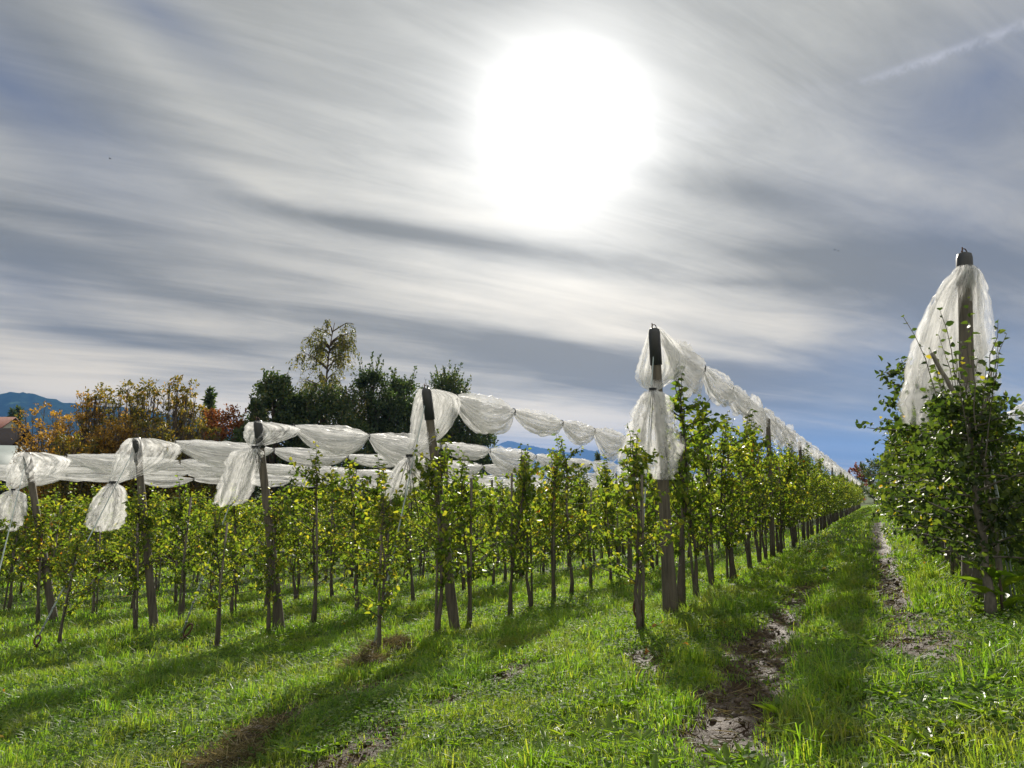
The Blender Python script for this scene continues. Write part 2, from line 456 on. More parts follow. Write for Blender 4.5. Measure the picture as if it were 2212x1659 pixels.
def netmat(name, alpha):
    m, nt, out = newmat(name)
    tc = nt.nodes.new('ShaderNodeTexCoord')
    n = xnoise(tc.outputs['Object'], 5.0, 4, .65, 1.0)
    n2 = xnoise(tc.outputs['Object'], 26.0, 3, .6, .5)
    at = nt.nodes.new('ShaderNodeAttribute'); at.attribute_name = 'fold'   # how tightly the threads are gathered
    fac = (n - .5) * .25 + (n2 - .5) * .10 + alpha + X(at.outputs['Fac']) * .50
    df = nt.nodes.new('ShaderNodeBsdfDiffuse'); df.inputs[0].default_value = (.62, .62, .62, 1)
    tr = nt.nodes.new('ShaderNodeBsdfTranslucent'); tr.inputs[0].default_value = (.80, .80, .79, 1)
    gl = nt.nodes.new('ShaderNodeBsdfGlossy'); gl.inputs['Roughness'].default_value = .35; gl.inputs[0].default_value = (.8, .8, .8, 1)
    m1 = nt.nodes.new('ShaderNodeMixShader'); m1.inputs[0].default_value = .62
    nt.links.new(df.outputs[0], m1.inputs[1]); nt.links.new(tr.outputs[0], m1.inputs[2])
    m3 = nt.nodes.new('ShaderNodeMixShader'); m3.inputs[0].default_value = .07
    nt.links.new(m1.outputs[0], m3.inputs[1]); nt.links.new(gl.outputs[0], m3.inputs[2])
    tp = nt.nodes.new('ShaderNodeBsdfTransparent')
    m2 = nt.nodes.new('ShaderNodeMixShader'); nt.links.new(fac.clamp().v, m2.inputs[0])
    nt.links.new(tp.outputs[0], m2.inputs[1]); nt.links.new(m3.outputs[0], m2.inputs[2])
    nt.links.new(m2.outputs[0], out.inputs[0])
    return m
M = {}
M['post'] = barkmat('weathered_wood', (.030, .027, .022), (.15, .13, .10), (26, 26, 1.3), .4)
M['stake'] = barkmat('grey_stake_wood', (.06, .052, .045), (.17, .15, .125), (60, 60, 3), .3)
M['pale_stake'] = barkmat('pale_stake_wood', (.075, .068, .058), (.24, .22, .19), (60, 60, 3), .3)
M['bark'] = barkmat('fruit_tree_bark', (.030, .025, .020), (.105, .088, .070), (40, 40, 9), .5)
M['apple_bark'] = barkmat('apple_bark', (.050, .045, .038), (.16, .145, .12), (30, 30, 9), .5)
M['twig'] = barkmat('twig_bark', (.035, .025, .018), (.10, .075, .05), (9, 9, 3), .2)
M['cap'] = plain('black_plastic', (.012, .014, .017), .45)
M['rust'] = plain('rusty_iron', (.075, .040, .026), .85, .3, .3, .4, 30)
M['wire'] = plain('galvanised_wire', (.22, .24, .25), .5, .6)
M['rope'] = plain('pale_rope', (.30, .36, .36), .6)
M['twine'] = plain('dark_twine', (.02, .022, .025), .8)
M['net'] = netmat('white_net', .20)
M['veil'] = netmat('sheer_net', .15)
PEAR = [(0, (.034, .066, .012)), (.34, (.070, .118, .018)), (.66, (.120, .165, .026)), (.88, (.21, .22, .034)), (.955, (.27, .24, .035)), (.985, (.30, .12, .02)), (1, (.18, .06, .02))]
APPLE = [(0, (.018, .034, .011)), (.45, (.036, .060, .015)), (.80, (.078, .105, .022)), (.93, (.14, .17, .03)), (.985, (.30, .22, .03)), (1, (.30, .12, .02))]
M['pear_leaf'] = leafmat('pear_leaf', PEAR, (2.3, 2.2, .8), .56, .46, .35)
M['apple_leaf'] = leafmat('apple_leaf', APPLE, (2.0, 2.1, .8), .45, .50, .30)

def groundmat():
    m, nt, out = newmat('meadow_soil')
    tc = nt.nodes.new('ShaderNodeTexCoord')
    at = nt.nodes.new('ShaderNodeAttribute'); at.attribute_name = 'soil'
    n1 = xnoise(tc.outputs['Object'], 1.3, 5, .65, .3)
    n2 = xnoise(tc.outputs['Object'], 14, 5, .7, .3)
    n3 = xnoise(tc.outputs['Object'], 60, 3, .7, 0)
    g = ramp(n1 * .5 + n2 * .5, [(.32, (.022, .034, .010)), (.5, (.040, .062, .016)), (.68, (.075, .080, .028))])
    s = ramp(n2 * .6 + n3 * .4, [(.30, (.014, .009, .005)), (.58, (.045, .028, .016)), (.80, (.095, .066, .042))])
    f = xsmooth(X(at.outputs['Fac']) + (n2 - .5) * .35, .18, .42)
    c = xmix(f, g, s)
    pr = nt.nodes.new('ShaderNodeBsdfPrincipled'); nt.links.new(c, pr.inputs['Base Color'])
    rg = xmix(f, (1, 1, 1), (.62, .62, .62)); nt.links.new(rg, pr.inputs['Roughness']); pr.inputs['Specular IOR Level'].default_value = .10
    bp = nt.nodes.new('ShaderNodeBump'); bp.inputs['Strength'].default_value = .8; bp.inputs['Distance'].default_value = .03
    nt.links.new((n2 * .6 + n3 * .4).v, bp.inputs['Height']); nt.links.new(bp.outputs[0], pr.inputs['Normal'])
    nt.links.new(pr.outputs[0], out.inputs[0])
    return m

# ------------------------------------------------------------------ ground: one sheet to the horizon
def build_ground():
    far = np.geomspace(1, 9000, 26)
    sa = np.concatenate([(-24 - far)[::-1], np.arange(-24, -11, .2), np.arange(-11, 7, .085), 7 + far])
    ta = np.concatenate([(-3 - far)[::-1], np.arange(-3, 1.5, .3), np.arange(1.5, 19, .085), np.arange(19, 40, .35), 40 + far])
    S, T = np.meshgrid(sa, ta, indexing='ij')
    x, y = xy_of(S, T)
    z = zground(x, y)
    v = np.stack([x, y, z], -1).reshape(-1, 3)
    ni, nj = S.shape
    i = np.arange(ni - 1)[:, None]; j = np.arange(nj - 1)[None]
    q = np.stack([i * nj + j, (i + 1) * nj + j, (i + 1) * nj + j + 1, i * nj + j + 1], -1).reshape(-1, 4)
    me = mesh_np('ground', v, q, smooth=True)
    a = me.attributes.new('soil', 'FLOAT', 'POINT')
    a.data.foreach_set('value', (rutmask(x, y) * (np.hypot(x, y) < 60)).ravel().astype(np.float32))
    return tag(link('ground', me, groundmat()), kind='structure')
build_ground()

# ------------------------------------------------------------------ posts, anchors, guy wires
ORD = ['first', 'second', 'third', 'fourth', 'fifth', 'sixth', 'seventh', 'eighth', 'ninth', 'tenth', 'eleventh', 'twelfth']
ROWNAME = {5: 'the row beside the grass lane', 4: 'the row with the gathered white veil', 3: 'the row of the third black-capped end post',
           2: 'the row of the second black-capped end post', 1: 'the row of the outermost black-capped end post', 0: 'the row beyond the outermost end post',
           6: 'the tall apple hedge', 7: 'the row behind the apple hedge'}
POSTLAB = {1: 'leaning wooden end post with black cap, nearest the red-roofed house',
           2: 'leaning wooden end post whose net is tied low like a scarf, second from the house',
           3: 'leaning bare wooden end post in front of the tall birch',
           4: 'wooden end post behind a gathered net veil, in front of dark trees',
           5: 'thick grey wooden end post by the grass lane, net draped from its top',
           6: 'tallest wooden end post, net hanging round it beside the apple hedge'}
RAD = {1: .072, 2: .070, 3: .069, 4: .068, 5: .068, 6: .074}
for i in range(1, 7):
    b, t = BASE[i].copy(), TOP[i].copy()
    b[2] = float(zground(b[0], b[1])) - .05
    r = thing('end_post', b, POSTLAB[i], 'post', 'end posts of the orchard rows')
    d = t - b; n = 16
    pts = [d * k / (n - 1) for k in range(n)]
    rad = [RAD[i] * (1.10 - .28 * k / (n - 1)) * (1 + .02 * math.sin(k * 2.1 + i)) for k in range(n)]
    if i == 5: rad = [q * (1.0 + .28 * max(0, 1 - k / 5)) for k, q in enumerate(rad)]
    m = MB(); m.tube(pts, rad, 14); m.build('pole', M['post'], r, True)
    u = d / np.linalg.norm(d); m = MB()
    cl = .42 if i != 6 else .32
    m.tube([d - u * cl, d - u * cl * .98, d - u * .03, d + u * .015, d + u * .03], [rad[-1] * 1.20, rad[-1] * 1.32, rad[-1] * 1.26, rad[-1] * 1.1, rad[-1] * .6], 14)
    m.build('cap', M['cap'], r)
    m = MB()
    th = np.linspace(0, np.pi, 8)
    m.tube([d + u * .02 + np.array([.03 * math.cos(a) , 0, .0 + .055 * math.sin(a)]) for a in th], .006, 5)
    m.tube([d + u * .0 + np.array([-.02, 0, 0]), d + u * .09 + np.array([-.02, 0, 0])], .007, 5)
    m.build('wire_hook', M['rust'], r)

GUY = {1: ((-40, 1380), .34), 2: ((78, 1382), .245), 3: ((392, 1368), .115), 4: ((808, 1395), .265), 5: ((1378, 1338), .225)}
KNOT, ANCH = {}, {}
for i, ((ax, ay), f) in GUY.items():
    a = ground_hit(ax, ay + 22); a = a.copy()
    a[2] = float(zground(a[0], a[1]))
    ANCH[i] = a
    KNOT[i] = TOP[i] + (a + np.array([0, 0, .2]) - TOP[i]) * f
    # rusty loop standing in the ground
    if i != 1:
        r = thing('ground_anchor', a, {2: 'small rusty loop anchor in front of the second end post', 3: 'bent rusty loop anchor in front of the post before the birch',
               4: 'rusty loop anchor half hidden in the straw clump', 5: 'tall rusty loop anchor standing before the lane post'}[i], 'anchor', 'ground anchors of the guy wires')
        m = MB(); h = {2: .22, 3: .28, 4: .16, 5: .34}[i]; w = .045
        lean = np.array([.10, .05, 0]) if i == 3 else np.array([.01, 0, 0])
        loop = [np.array([0, 0, -.12]), np.array([.004, 0, h * .35])]
        for a_ in np.linspace(-.5 * np.pi, 1.45 * np.pi, 18):
            loop.append(np.array([w * math.cos(a_), .02 * math.sin(a_), h * .70 + h * .30 * math.sin(a_)]))
        loop.append(np.array([.03, .01, h * .30]))
        loop = [p + lean * (p[2] / h) for p in loop]
        m.tube(loop, .013, 7); m.build('loop', M['rust'], r, True)
        m = MB(); m.tube([np.array([.02, .01, h * .34]), np.array([-.015, -.02, h * .28]), np.array([-.02, .02, h * .25]), np.array([.02, .015, h * .22])], .009, 6)
        m.build('twist', M['rust'], r, True)
    g = thing('guy_wire', a, {1: 'pale guy wire slanting up to the outermost end post', 2: 'pale guy rope rising from the small loop to the second end post',
              3: 'pale guy rope rising from the bent loop to the post before the birch', 4: 'pale wrapped guy rope rising from the straw clump',
              5: 'bundle of pale guy wires rising beside the lane post stakes'}[i], 'guy wire', 'guy wires of the end posts')
    st, en = np.array([0, 0, .16]), TOP[i] - a - np.array([0, 0, .12])
    m = MB()
    for k in range(3):
        off = np.array([math.cos(k * 2.1), math.sin(k * 2.1), 0]) * .010
        m.tube([st + (en - st) * q + off * (1 - q) for q in np.linspace(0, 1, 6)], .0055, 5)
    m.build('strand', M['rope'], g)
    for q in (.05, .09, .14, .20, .25):
        p = st + (en - st) * q; u = unit(en - st); m = MB()
        m.tube([p - u * .012, p + u * .012], .020, 7); m.build('clamp', M['wire'], g)

# ------------------------------------------------------------------ nets
def cloth(mb, C, A, B, nu=26, nv=56, scale=1.0, seed=0, amp=.16, rag=0.0, crk=.5, arc=(0, 2 * np.pi)):
    """folded tube of cloth through centres C with half axes A (across) and B (depth)"""
    r = np.random.default_rng(seed)
    C, A, B = (np.asarray(q, float) for q in (C, A, B))
    k = np.linspace(0, 1, len(C)); 
    def ip(Q, u):
        # smooth interpolation
        o = np.stack([np.interp(u, k, Q[:, c]) for c in range(3)], -1)
        e = .5 / (len(C) - 1) * .6
        o = (o + np.stack([np.interp(np.clip(u - e, 0, 1), k, Q[:, c]) for c in range(3)], -1) + np.stack([np.interp(np.clip(u + e, 0, 1), k, Q[:, c]) for c in range(3)], -1)) / 3
        return o
    u = np.linspace(0, 1, nu); v = np.linspace(arc[0], arc[1], nv, endpoint=False)
    Ug, V = np.meshgrid(u, v, indexing='ij')
    Ue = Ug
    if rag:
        rg = sum(np.sin(kk * v + r.random() * 6.3) * a for kk, a in ((1, .5), (2, .35), (5, .2), (9, .12)))
        Ue = np.clip(Ug * (1 - rag * (.5 + .5 * rg)[None, :]), 0, 1)
    c = ip(C, Ue.ravel()).reshape(nu, nv, 3); a = ip(A, Ue.ravel()).reshape(nu, nv, 3); b = ip(B, Ue.ravel()).reshape(nu, nv, 3)
    w = np.zeros((nu, nv))
    for kk, am in ((3, .45), (5, .55), (8, .6), (13, .45), (19, .28)):
        ph = r.random() * 6.3; dr = (r.random() - .5) * 3.0
        w += am * np.sin(kk * V + ph + dr * Ug + .5 * np.sin(4 * Ug + ph))
    w += .6 * (vnoise(V * 2.2 + seed, Ug * 5 + seed * 3) - .5) + .3 * (vnoise(V * 6 + seed, Ug * 10) - .5)
    w += crk * (np.abs(vnoise(V * 5 + seed * 2, Ug * 14 + 3) - .5) * 4 - 1) * .5 + crk * (vnoise(V * 11 + seed, Ug * 30) - .5) * .8
    w = np.sign(w) * np.abs(w) ** .8
    f = scale * (1 + amp * w)
    V2 = V + .25 * np.sin(5 * Ug + seed) * (1 - Ug)
    rdg = np.abs(vnoise(V2 * 3.3 + seed * 7, Ug * 2.0) - .5) * 2
    rdg2 = np.abs(vnoise(V2 * 8 + seed * 3, Ug * 3.0 + 9) - .5) * 2
    mb.a.append((np.clip(1 - rdg * 4.5, 0, 1) + .7 * np.clip(1 - rdg2 * 4, 0, 1) + .35 * np.clip(-w, 0, 1)).ravel())
    p = c + a * (np.cos(V) * f)[..., None] + b * (np.sin(V) * f)[..., None]
    i = np.arange(nu - 1)[:, None]; j = np.arange(nv)[None]
    q = np.stack([i * nv + j, i * nv + (j + 1) % nv, (i + 1) * nv + (j + 1) % nv, (i + 1) * nv + j], -1).reshape(-1, 4)
    mb.add(p.reshape(-1, 3), q)
UP = np.array([0, 0, 1.0])
SIDE = np.array([EH[0], EH[1], 0])
def swags(mb, P0, L0, cuts, depth, width, seed, lod=0, ties=None):
    """net rolled along the top wire: bulges between ties, all one mesh"""
    r = np.random.default_rng(seed)
    for k, (t0, t1) in enumerate(zip(cuts[:-1], cuts[1:])):
        L = t1 - t0
        dd = depth * (.60 + .70 * r.random()) * min(1.2, .55 + L / 4.5); ww = width * (.8 + .4 * r.random())
        n = 9; us = np.linspace(0, 1, n)
        pr = np.clip(np.sin(np.pi * us ** (.75 + .5 * r.random())), 0, 1) ** (.50 + .45 * r.random())
        pr = pr * (1 + .25 * (r.random() - .5) * np.cos(np.pi * us))
        C, A, B = [], [], []
        for uu, q in zip(us, pr):
            hd = .030 + dd * .5 * q; hw = .030 + ww * .5 * q
            p = P0 + ROWV * (t0 + L * uu) + UP * (.05 * q - .03 * math.sin(math.pi * uu)) - UP * (hd * .86) + SIDE * (.05 * (r.random() - .5) * q)
            C.append(p - L0); A.append(SIDE * hw); B.append(UP * hd)
        nu, nv = ((22, 90), (13, 48), (8, 20))[lod]
        cloth(mb, C, A, B, nu, nv, 1.0, seed * 97 + k, .19, 0, 1.0)
        if lod < 1: cloth(mb, C, A, B, nu, nv, .55, seed * 97 + k + 9000, .30)
        if ties is not None and t0 > 0 and k < 14:
            p = P0 + ROWV * t0 - L0; th = np.linspace(0, 2 * np.pi, 10)
            ties.append([p + SIDE * .042 * math.cos(a) + UP * (.042 * math.sin(a) - .02) for a in th] + [p - UP * .10 + SIDE * .03])
def stations(rows, Y):
    C, A, B = [], [], []
    for xl, xr, y, bd, dy in rows:
        l, r_ = U(xl, y, Y + dy), U(xr, y, Y + dy)
        C.append((l + r_) / 2); A.append((r_ - l) / 2)
        B.append(np.array([0, 1.0, 0]) * np.linalg.norm(r_ - l) / 2 * bd)
    return C, A, B
VEIL = {
 1: [((46, 88, 976, .8, -.2), (40, 150, 990, .6, 0), (28, 140, 1010, .5, 0), (18, 100, 1032, .5, 0), (16, 60, 1048, .6, -.1), (22, 38, 1058, .8, -.25), (25, 32, 1062, 1, -.3))],
 2: [((284, 330, 946, .7, -.1), (272, 384, 958, .55, .1), (262, 386, 975, .5, .1), (250, 360, 1000, .5, 0), (244, 320, 1020, .5, -.1), (238, 276, 1036, .6, -.25), (238, 250, 1046, .9, -.35))],
 3: [((541, 580, 911, .8, -.1), (534, 646, 922, .5, .2), (532, 640, 938, .5, .1), (534, 610, 952, .55, 0), (538, 570, 962, .7, -.1), (545, 556, 968, 1, -.2))],
 4: [((908, 940, 840, .8, -.1), (903, 984, 852, .5, .1), (897, 992, 872, .55, .15), (892, 982, 905, .5, .1), (888, 962, 938, .5, 0), (885, 930, 962, .55, -.1), (880, 900, 980, .8, -.3), (878, 890, 988, 1, -.35))],
 5: [((1403, 1424, 706, 1.1, -.05), (1400, 1440, 722, .9, 0), (1392, 1470, 755, .55, .1), (1382, 1480, 790, .5, .1), (1376, 1462, 815, .5, .05), (1385, 1440, 832, .6, -.1), (1402, 1422, 843, .9, -.2), (1406, 1416, 846, 1, -.25))],
 6: [((2068, 2100, 575, 1, 0), (2058, 2112, 588, 1.0, 0), (2026, 2122, 625, .8, .1), (1998, 2128, 680, .7, .3), (1975, 2134, 740, .65, .4), (1962, 2140, 790, .6, .4), (1955, 2140, 840, .6, .3), (1951, 2128, 885, .55, .2), (1956, 2110, 915, .5, .1), (1968, 2090, 925, .5, 0))],
}
TAIL = {
 1: [((25, 32, 1058, 1, -.3), (10, 50, 1066, .8, -.3), (-4, 56, 1085, .6, -.3), (-10, 54, 1110, .5, -.3), (-10, 40, 1140, .5, -.3), (-8, 25, 1150, .5, -.3))],
 2: [((238, 250, 1042, 1, -.35), (224, 266, 1056, .7, -.35), (204, 270, 1085, .5, -.35), (192, 268, 1112, .45, -.35), (188, 255, 1138, .4, -.35), (196, 240, 1152, .4, -.35))],
 3: [((545, 556, 966, 1, -.2), (505, 566, 974, .7, -.2), (496, 560, 990, .6, -.2), (486, 552, 1020, .5, -.2), (474, 545, 1055, .45, -.2), (466, 530, 1085, .4, -.2), (464, 500, 1098, .4, -.2))],
 4: [((878, 890, 985, 1, -.35), (866, 908, 996, .8, -.35), (850, 906, 1012, .6, -.35), (836, 904, 1040, .5, -.35), (826, 890, 1065, .45, -.35), (822, 870, 1085, .4, -.35)),
     ((880, 890, 985, 1, -.3), (884, 925, 992, .7, -.3), (888, 938, 1005, .5, -.3), (900, 940, 1025, .45, -.3), (918, 938, 1050, .4, -.3), (928, 936, 1064, .4, -.3))],
 5: [((1404, 1416, 842, 1, -.25), (1385, 1436, 852, .8, -.25), (1370, 1448, 880, .65, -.25), (1358, 1458, 920, .6, -.25), (1348, 1464, 965, .55, -.25), (1342, 1462, 1010, .5, -.25), (1341, 1450, 1046, .5, -.25))],
}
NETLAB = {1: 'white net draped on the outermost end post nearest the red-roofed house', 2: 'white net tied down like a scarf at the second end post',
          3: 'white net swagged from the post in front of the birch', 4: 'white net with a gathered veil in front of the dark trees',
          5: 'rolled white net along the row by the lane, falling away down the wire', 6: 'sheer white net hanging like a tent round the tallest post',
          7: 'rolled white net behind the apple hedge at the far side', 0: 'low white net on the row beyond the outermost end post',
          -1: 'lower white net two rows beyond the outermost end post', -2: 'lowest white net, farthest row towards the houses'}
WIRE0 = {}
for i in range(-2, 8):
    P0 = TOP[i] + UP * .02
    if i == 7: P0 = P0 - UP * .05
    WIRE0[i] = P0
    r = thing('orchard_net', P0, NETLAB[i], 'net', 'white nets tied up along the row wires')
    rr = np.random.default_rng(50 + i)
    first = {5: .35, 6: 1.2, 7: .2}.get(i, .78)
    cuts = [first]
    end = 96 if i == 5 else (70 if i >= 2 else 62)
    while cuts[-1] < end: cuts.append(cuts[-1] + (1.75 + .7 * rr.random()) * (1.15 if i < 4 else 1))
    dp = {5: .56, 6: .70, 7: .50, 4: .48, 3: .45, 2: .36, 1: .30}.get(i, .24); wd = .30
    near = [c for c in cuts if c < 16]; mid = [c for c in cuts if near[-1] <= c < 40]; far = [c for c in cuts if c >= mid[-1]]
    m = MB(); ties = []
    lod = 0 if i >= 1 else 1
    swags(m, P0, P0, near, dp, wd, 100 + i * 7, lod, ties)
    swags(m, P0, P0, mid, dp, wd, 300 + i * 7, 1)
    swags(m, P0, P0, far, dp * .9, wd, 500 + i * 7, 2)
    m.build('rolled_net', M['net'], r, True)
    for tt in ties:
        mt = MB(); mt.tube(tt, .009, 5, False); mt.build('tie', M['twine'], r)
    if i in VEIL:
        Y = POSTPX[i][2]
        for sts in VEIL[i]:
            C, A, B = stations(sts, Y - .12)
            C = [c - P0 for c in C]; m = MB()
            cloth(m, C, A, B, 48, 130, 1.0, 11 + i, .13, .14 if i == 6 else 0, 1.0 if i == 6 else .6)
            if i in (5, 6, 4): cloth(m, C, A, B, 40, 100, .66, 31 + i, .22, .12 if i == 6 else 0)
            m.build('veil', M['veil'], r, True)
    if i in TAIL:
        for k, sts in enumerate(TAIL[i]):
            C, A, B = stations(sts, POSTPX[i][2] - .12)
            C = [c - P0 for c in C]; m = MB()
            cloth(m, C, A, B, 34, 84, 1.0, 61 + i + k * 9, .20, .28, 1.2)
            cloth(m, C, A, B, 30, 60, .6, 71 + i + k * 9, .28, .40, 1.2)
            m.build('tail', M['veil'], r, True)
        m = MB(); q = stations(TAIL[i][0][:1], POSTPX[i][2] - .12)[0][0] - P0
        rk = float(np.linalg.norm(stations(TAIL[i][0][:1], POSTPX[i][2] - .12)[1][0])) * 1.15
        for dz in (-.015, .0, .015):
            m.tube([q + np.array([rk * math.cos(a), rk * math.sin(a), dz]) for a in np.linspace(0, 2 * np.pi, 12)], .008, 5, False)
        # gathered cords hanging in the tail
        for k in range(4):
            x0 = .02 * (k - 1.5)
            ln = .5 + .12 * k if i in (4, 5) else .25
            m.tube([q + np.array([x0 * j, -.03, -ln * j / 5]) for j in range(6)], .006, 5)
        m.build('tie', M['twine'], r)
# trellis wires and the line posts standing in the rows
for i in range(1, 7):
    b = BASE[i]
    o = thing('trellis_wires', b, 'thin wires strung along ' + ROWNAME[i], 'wire', 'trellis wires')
    for h in (.55, 1.15, 1.75, 2.3):
        m = MB(); m.tube([UP * h + ROWV * t for t in (0, 12, 30, 90)], .0022, 4); m.build('wire', M['wire'], o)
LP = {5: (9, 16.5, 25, 34, 44, 55, 67, 80), 4: (7.7, 16, 25, 35), 3: (8.5, 17, 26), 2: (9.5, 18), 1: (9, 18), 6: (8, 17, 27)}
for i, ts in LP.items():
    for k, t in enumerate(ts):
        p = BASE[i] + ROWV * t; p[2] = float(zground(p[0], p[1])) - .05
        far = k > 2
        lab = (f'far slim post in {ROWNAME[i]}' if far else f'{ORD[k]} slim line post in {ROWNAME[i]}')
        r = thing('line_post', p, lab, 'post', f'slim posts far down {ROWNAME[i]}' if far else 'line posts in the rows')
        top = 2.15 if (i == 4 and k == 0) else 3.25
        h = np.array([.03, -.02, top]); m = MB(); m.tube([h * q for q in np.linspace(0, 1, 8)], [.062 - .012 * q for q in np.linspace(0, 1, 8)], 9)
        m.build('pole', M['post'], r, True)

# ------------------------------------------------------------------ fruit trees
def perp(D, r):
    n = r.normal(size=D.shape); n[:, 2] += .9
    return n
def pear_proto(seed, H, nl):
    """slim pear tree: trunk with side shoots, crown, stake; returns meshes about the base"""
    r = np.random.default_rng(seed)
    tm = MB(); P, D, L = [], [], []
    n = 9; zz = np.linspace(-.06, H * .86, n)
    off = np.cumsum(r.normal(size=(n, 2)) * .022, axis=0)
    pts = np.column_stack([off[:, 0], off[:, 1], zz])
    rad = np.interp(zz, [-.06, .1, .3, H * .86], [.045, .042, .027, .008])
    rad[1] *= 1.25
    tm.tube(pts, rad, 7)
    at = lambda z: np.array([np.interp(z, zz, pts[:, 0]), np.interp(z, zz, pts[:, 1]), z])
    nb = 34
    for k in range(nb):
        z = .62 + (H * .86 - .62) * (k + r.random()) / nb
        az = r.choice([0, np.pi]) + r.normal() * .75
        rel = (z - .6) / (H - .6)
        ln = (.38 + .50 * r.random()) * (1.15 - .62 * rel)
        up = .25 + .65 * r.random()
        d0 = np.array([math.cos(az), math.sin(az), up]); d0 /= np.linalg.norm(d0)
        m = 6; q = np.linspace(0, 1, m)[:, None]
        bp = at(z) + d0 * ln * q + np.array([0, 0, 1.0]) * (.10 * q ** 2 * (r.random() - .45) * 2) + r.normal(size=(m, 3)) * .012 * q
        tm.tube(bp, np.linspace(.0095, .0035, m), 5, False)
        c = int(nl / nb * (.6 + .8 * r.random()))
        u = r.random(c) ** .8
        bb = np.stack([np.interp(u, q[:, 0], bp[:, j]) for j in range(3)], -1)
        P.append(bb + r.normal(size=(c, 3)) * .030); D.append(d0 * .35 + r.normal(size=(c, 3)) * .75 + np.array([0, 0, -.45]))
        L.append(.088 * (.65 + .6 * r.random(c)))
    for k in range(5):                                              # upright leaders
        z = H * (.66 + .18 * r.random()); az = r.random() * 6.3; ln = H - z + r.normal() * .12
        d0 = np.array([math.cos(az) * .16, math.sin(az) * .16, 1.0])
        q = np.linspace(0, 1, 6)[:, None]; bp = at(min(z, H * .85)) + d0 * ln * q + r.normal(size=(6, 3)) * .014
        tm.tube(bp, np.linspace(.008, .003, 6), 5, False)
        c = 13; u = np.linspace(.15, 1, c)
        bb = np.stack([np.interp(u, q[:, 0], bp[:, j]) for j in range(3)], -1)
        aa = np.arange(c) * 2.4 + r.random()
        P.append(bb); D.append(np.stack([np.cos(aa), np.sin(aa), -.15 + .5 * r.random(c)], -1)); L.append(.082 * (.7 + .5 * r.random(c)))
    P, D, L = np.concatenate(P), np.concatenate(D), np.concatenate(L)
    v, q = leaves(P, D, perp(D, r), L, L * .62, .22, .25 + .5 * r.random(len(L)))
    cm = mesh_np('crown', v, q); cm.materials.append(M['pear_leaf'])
    t_ = tm.mesh('trunk', True); t_.materials.append(M['bark'])
    sm = MB(); a = r.random() * 6.3; o = np.array([.07 * math.cos(a), .07 * math.sin(a), 0])
    sm.tube([o + np.array([0, 0, -.06]), o + np.array([-o[0] * .3, -o[1] * .3, 1.0]), np.array([-o[0] * .2, 0, 2.0 + .25 * r.random()])], .019, 7)
    s_ = sm.mesh('stake', True); s_.materials.append(M['stake'])
    mt = MB()
    for z in (.45, 1.1):
        mt.tube([np.array([.05 * math.cos(b) + o[0] * .3, .05 * math.sin(b) + o[1] * .3, z + .01 * math.sin(b)]) for b in np.linspace(0, 6.28, 9)], .006, 4, False)
    k_ = mt.mesh('tie', False); k_.materials.append(M['twine'])
    return (('trunk', t_), ('crown', cm), ('stake', s_))
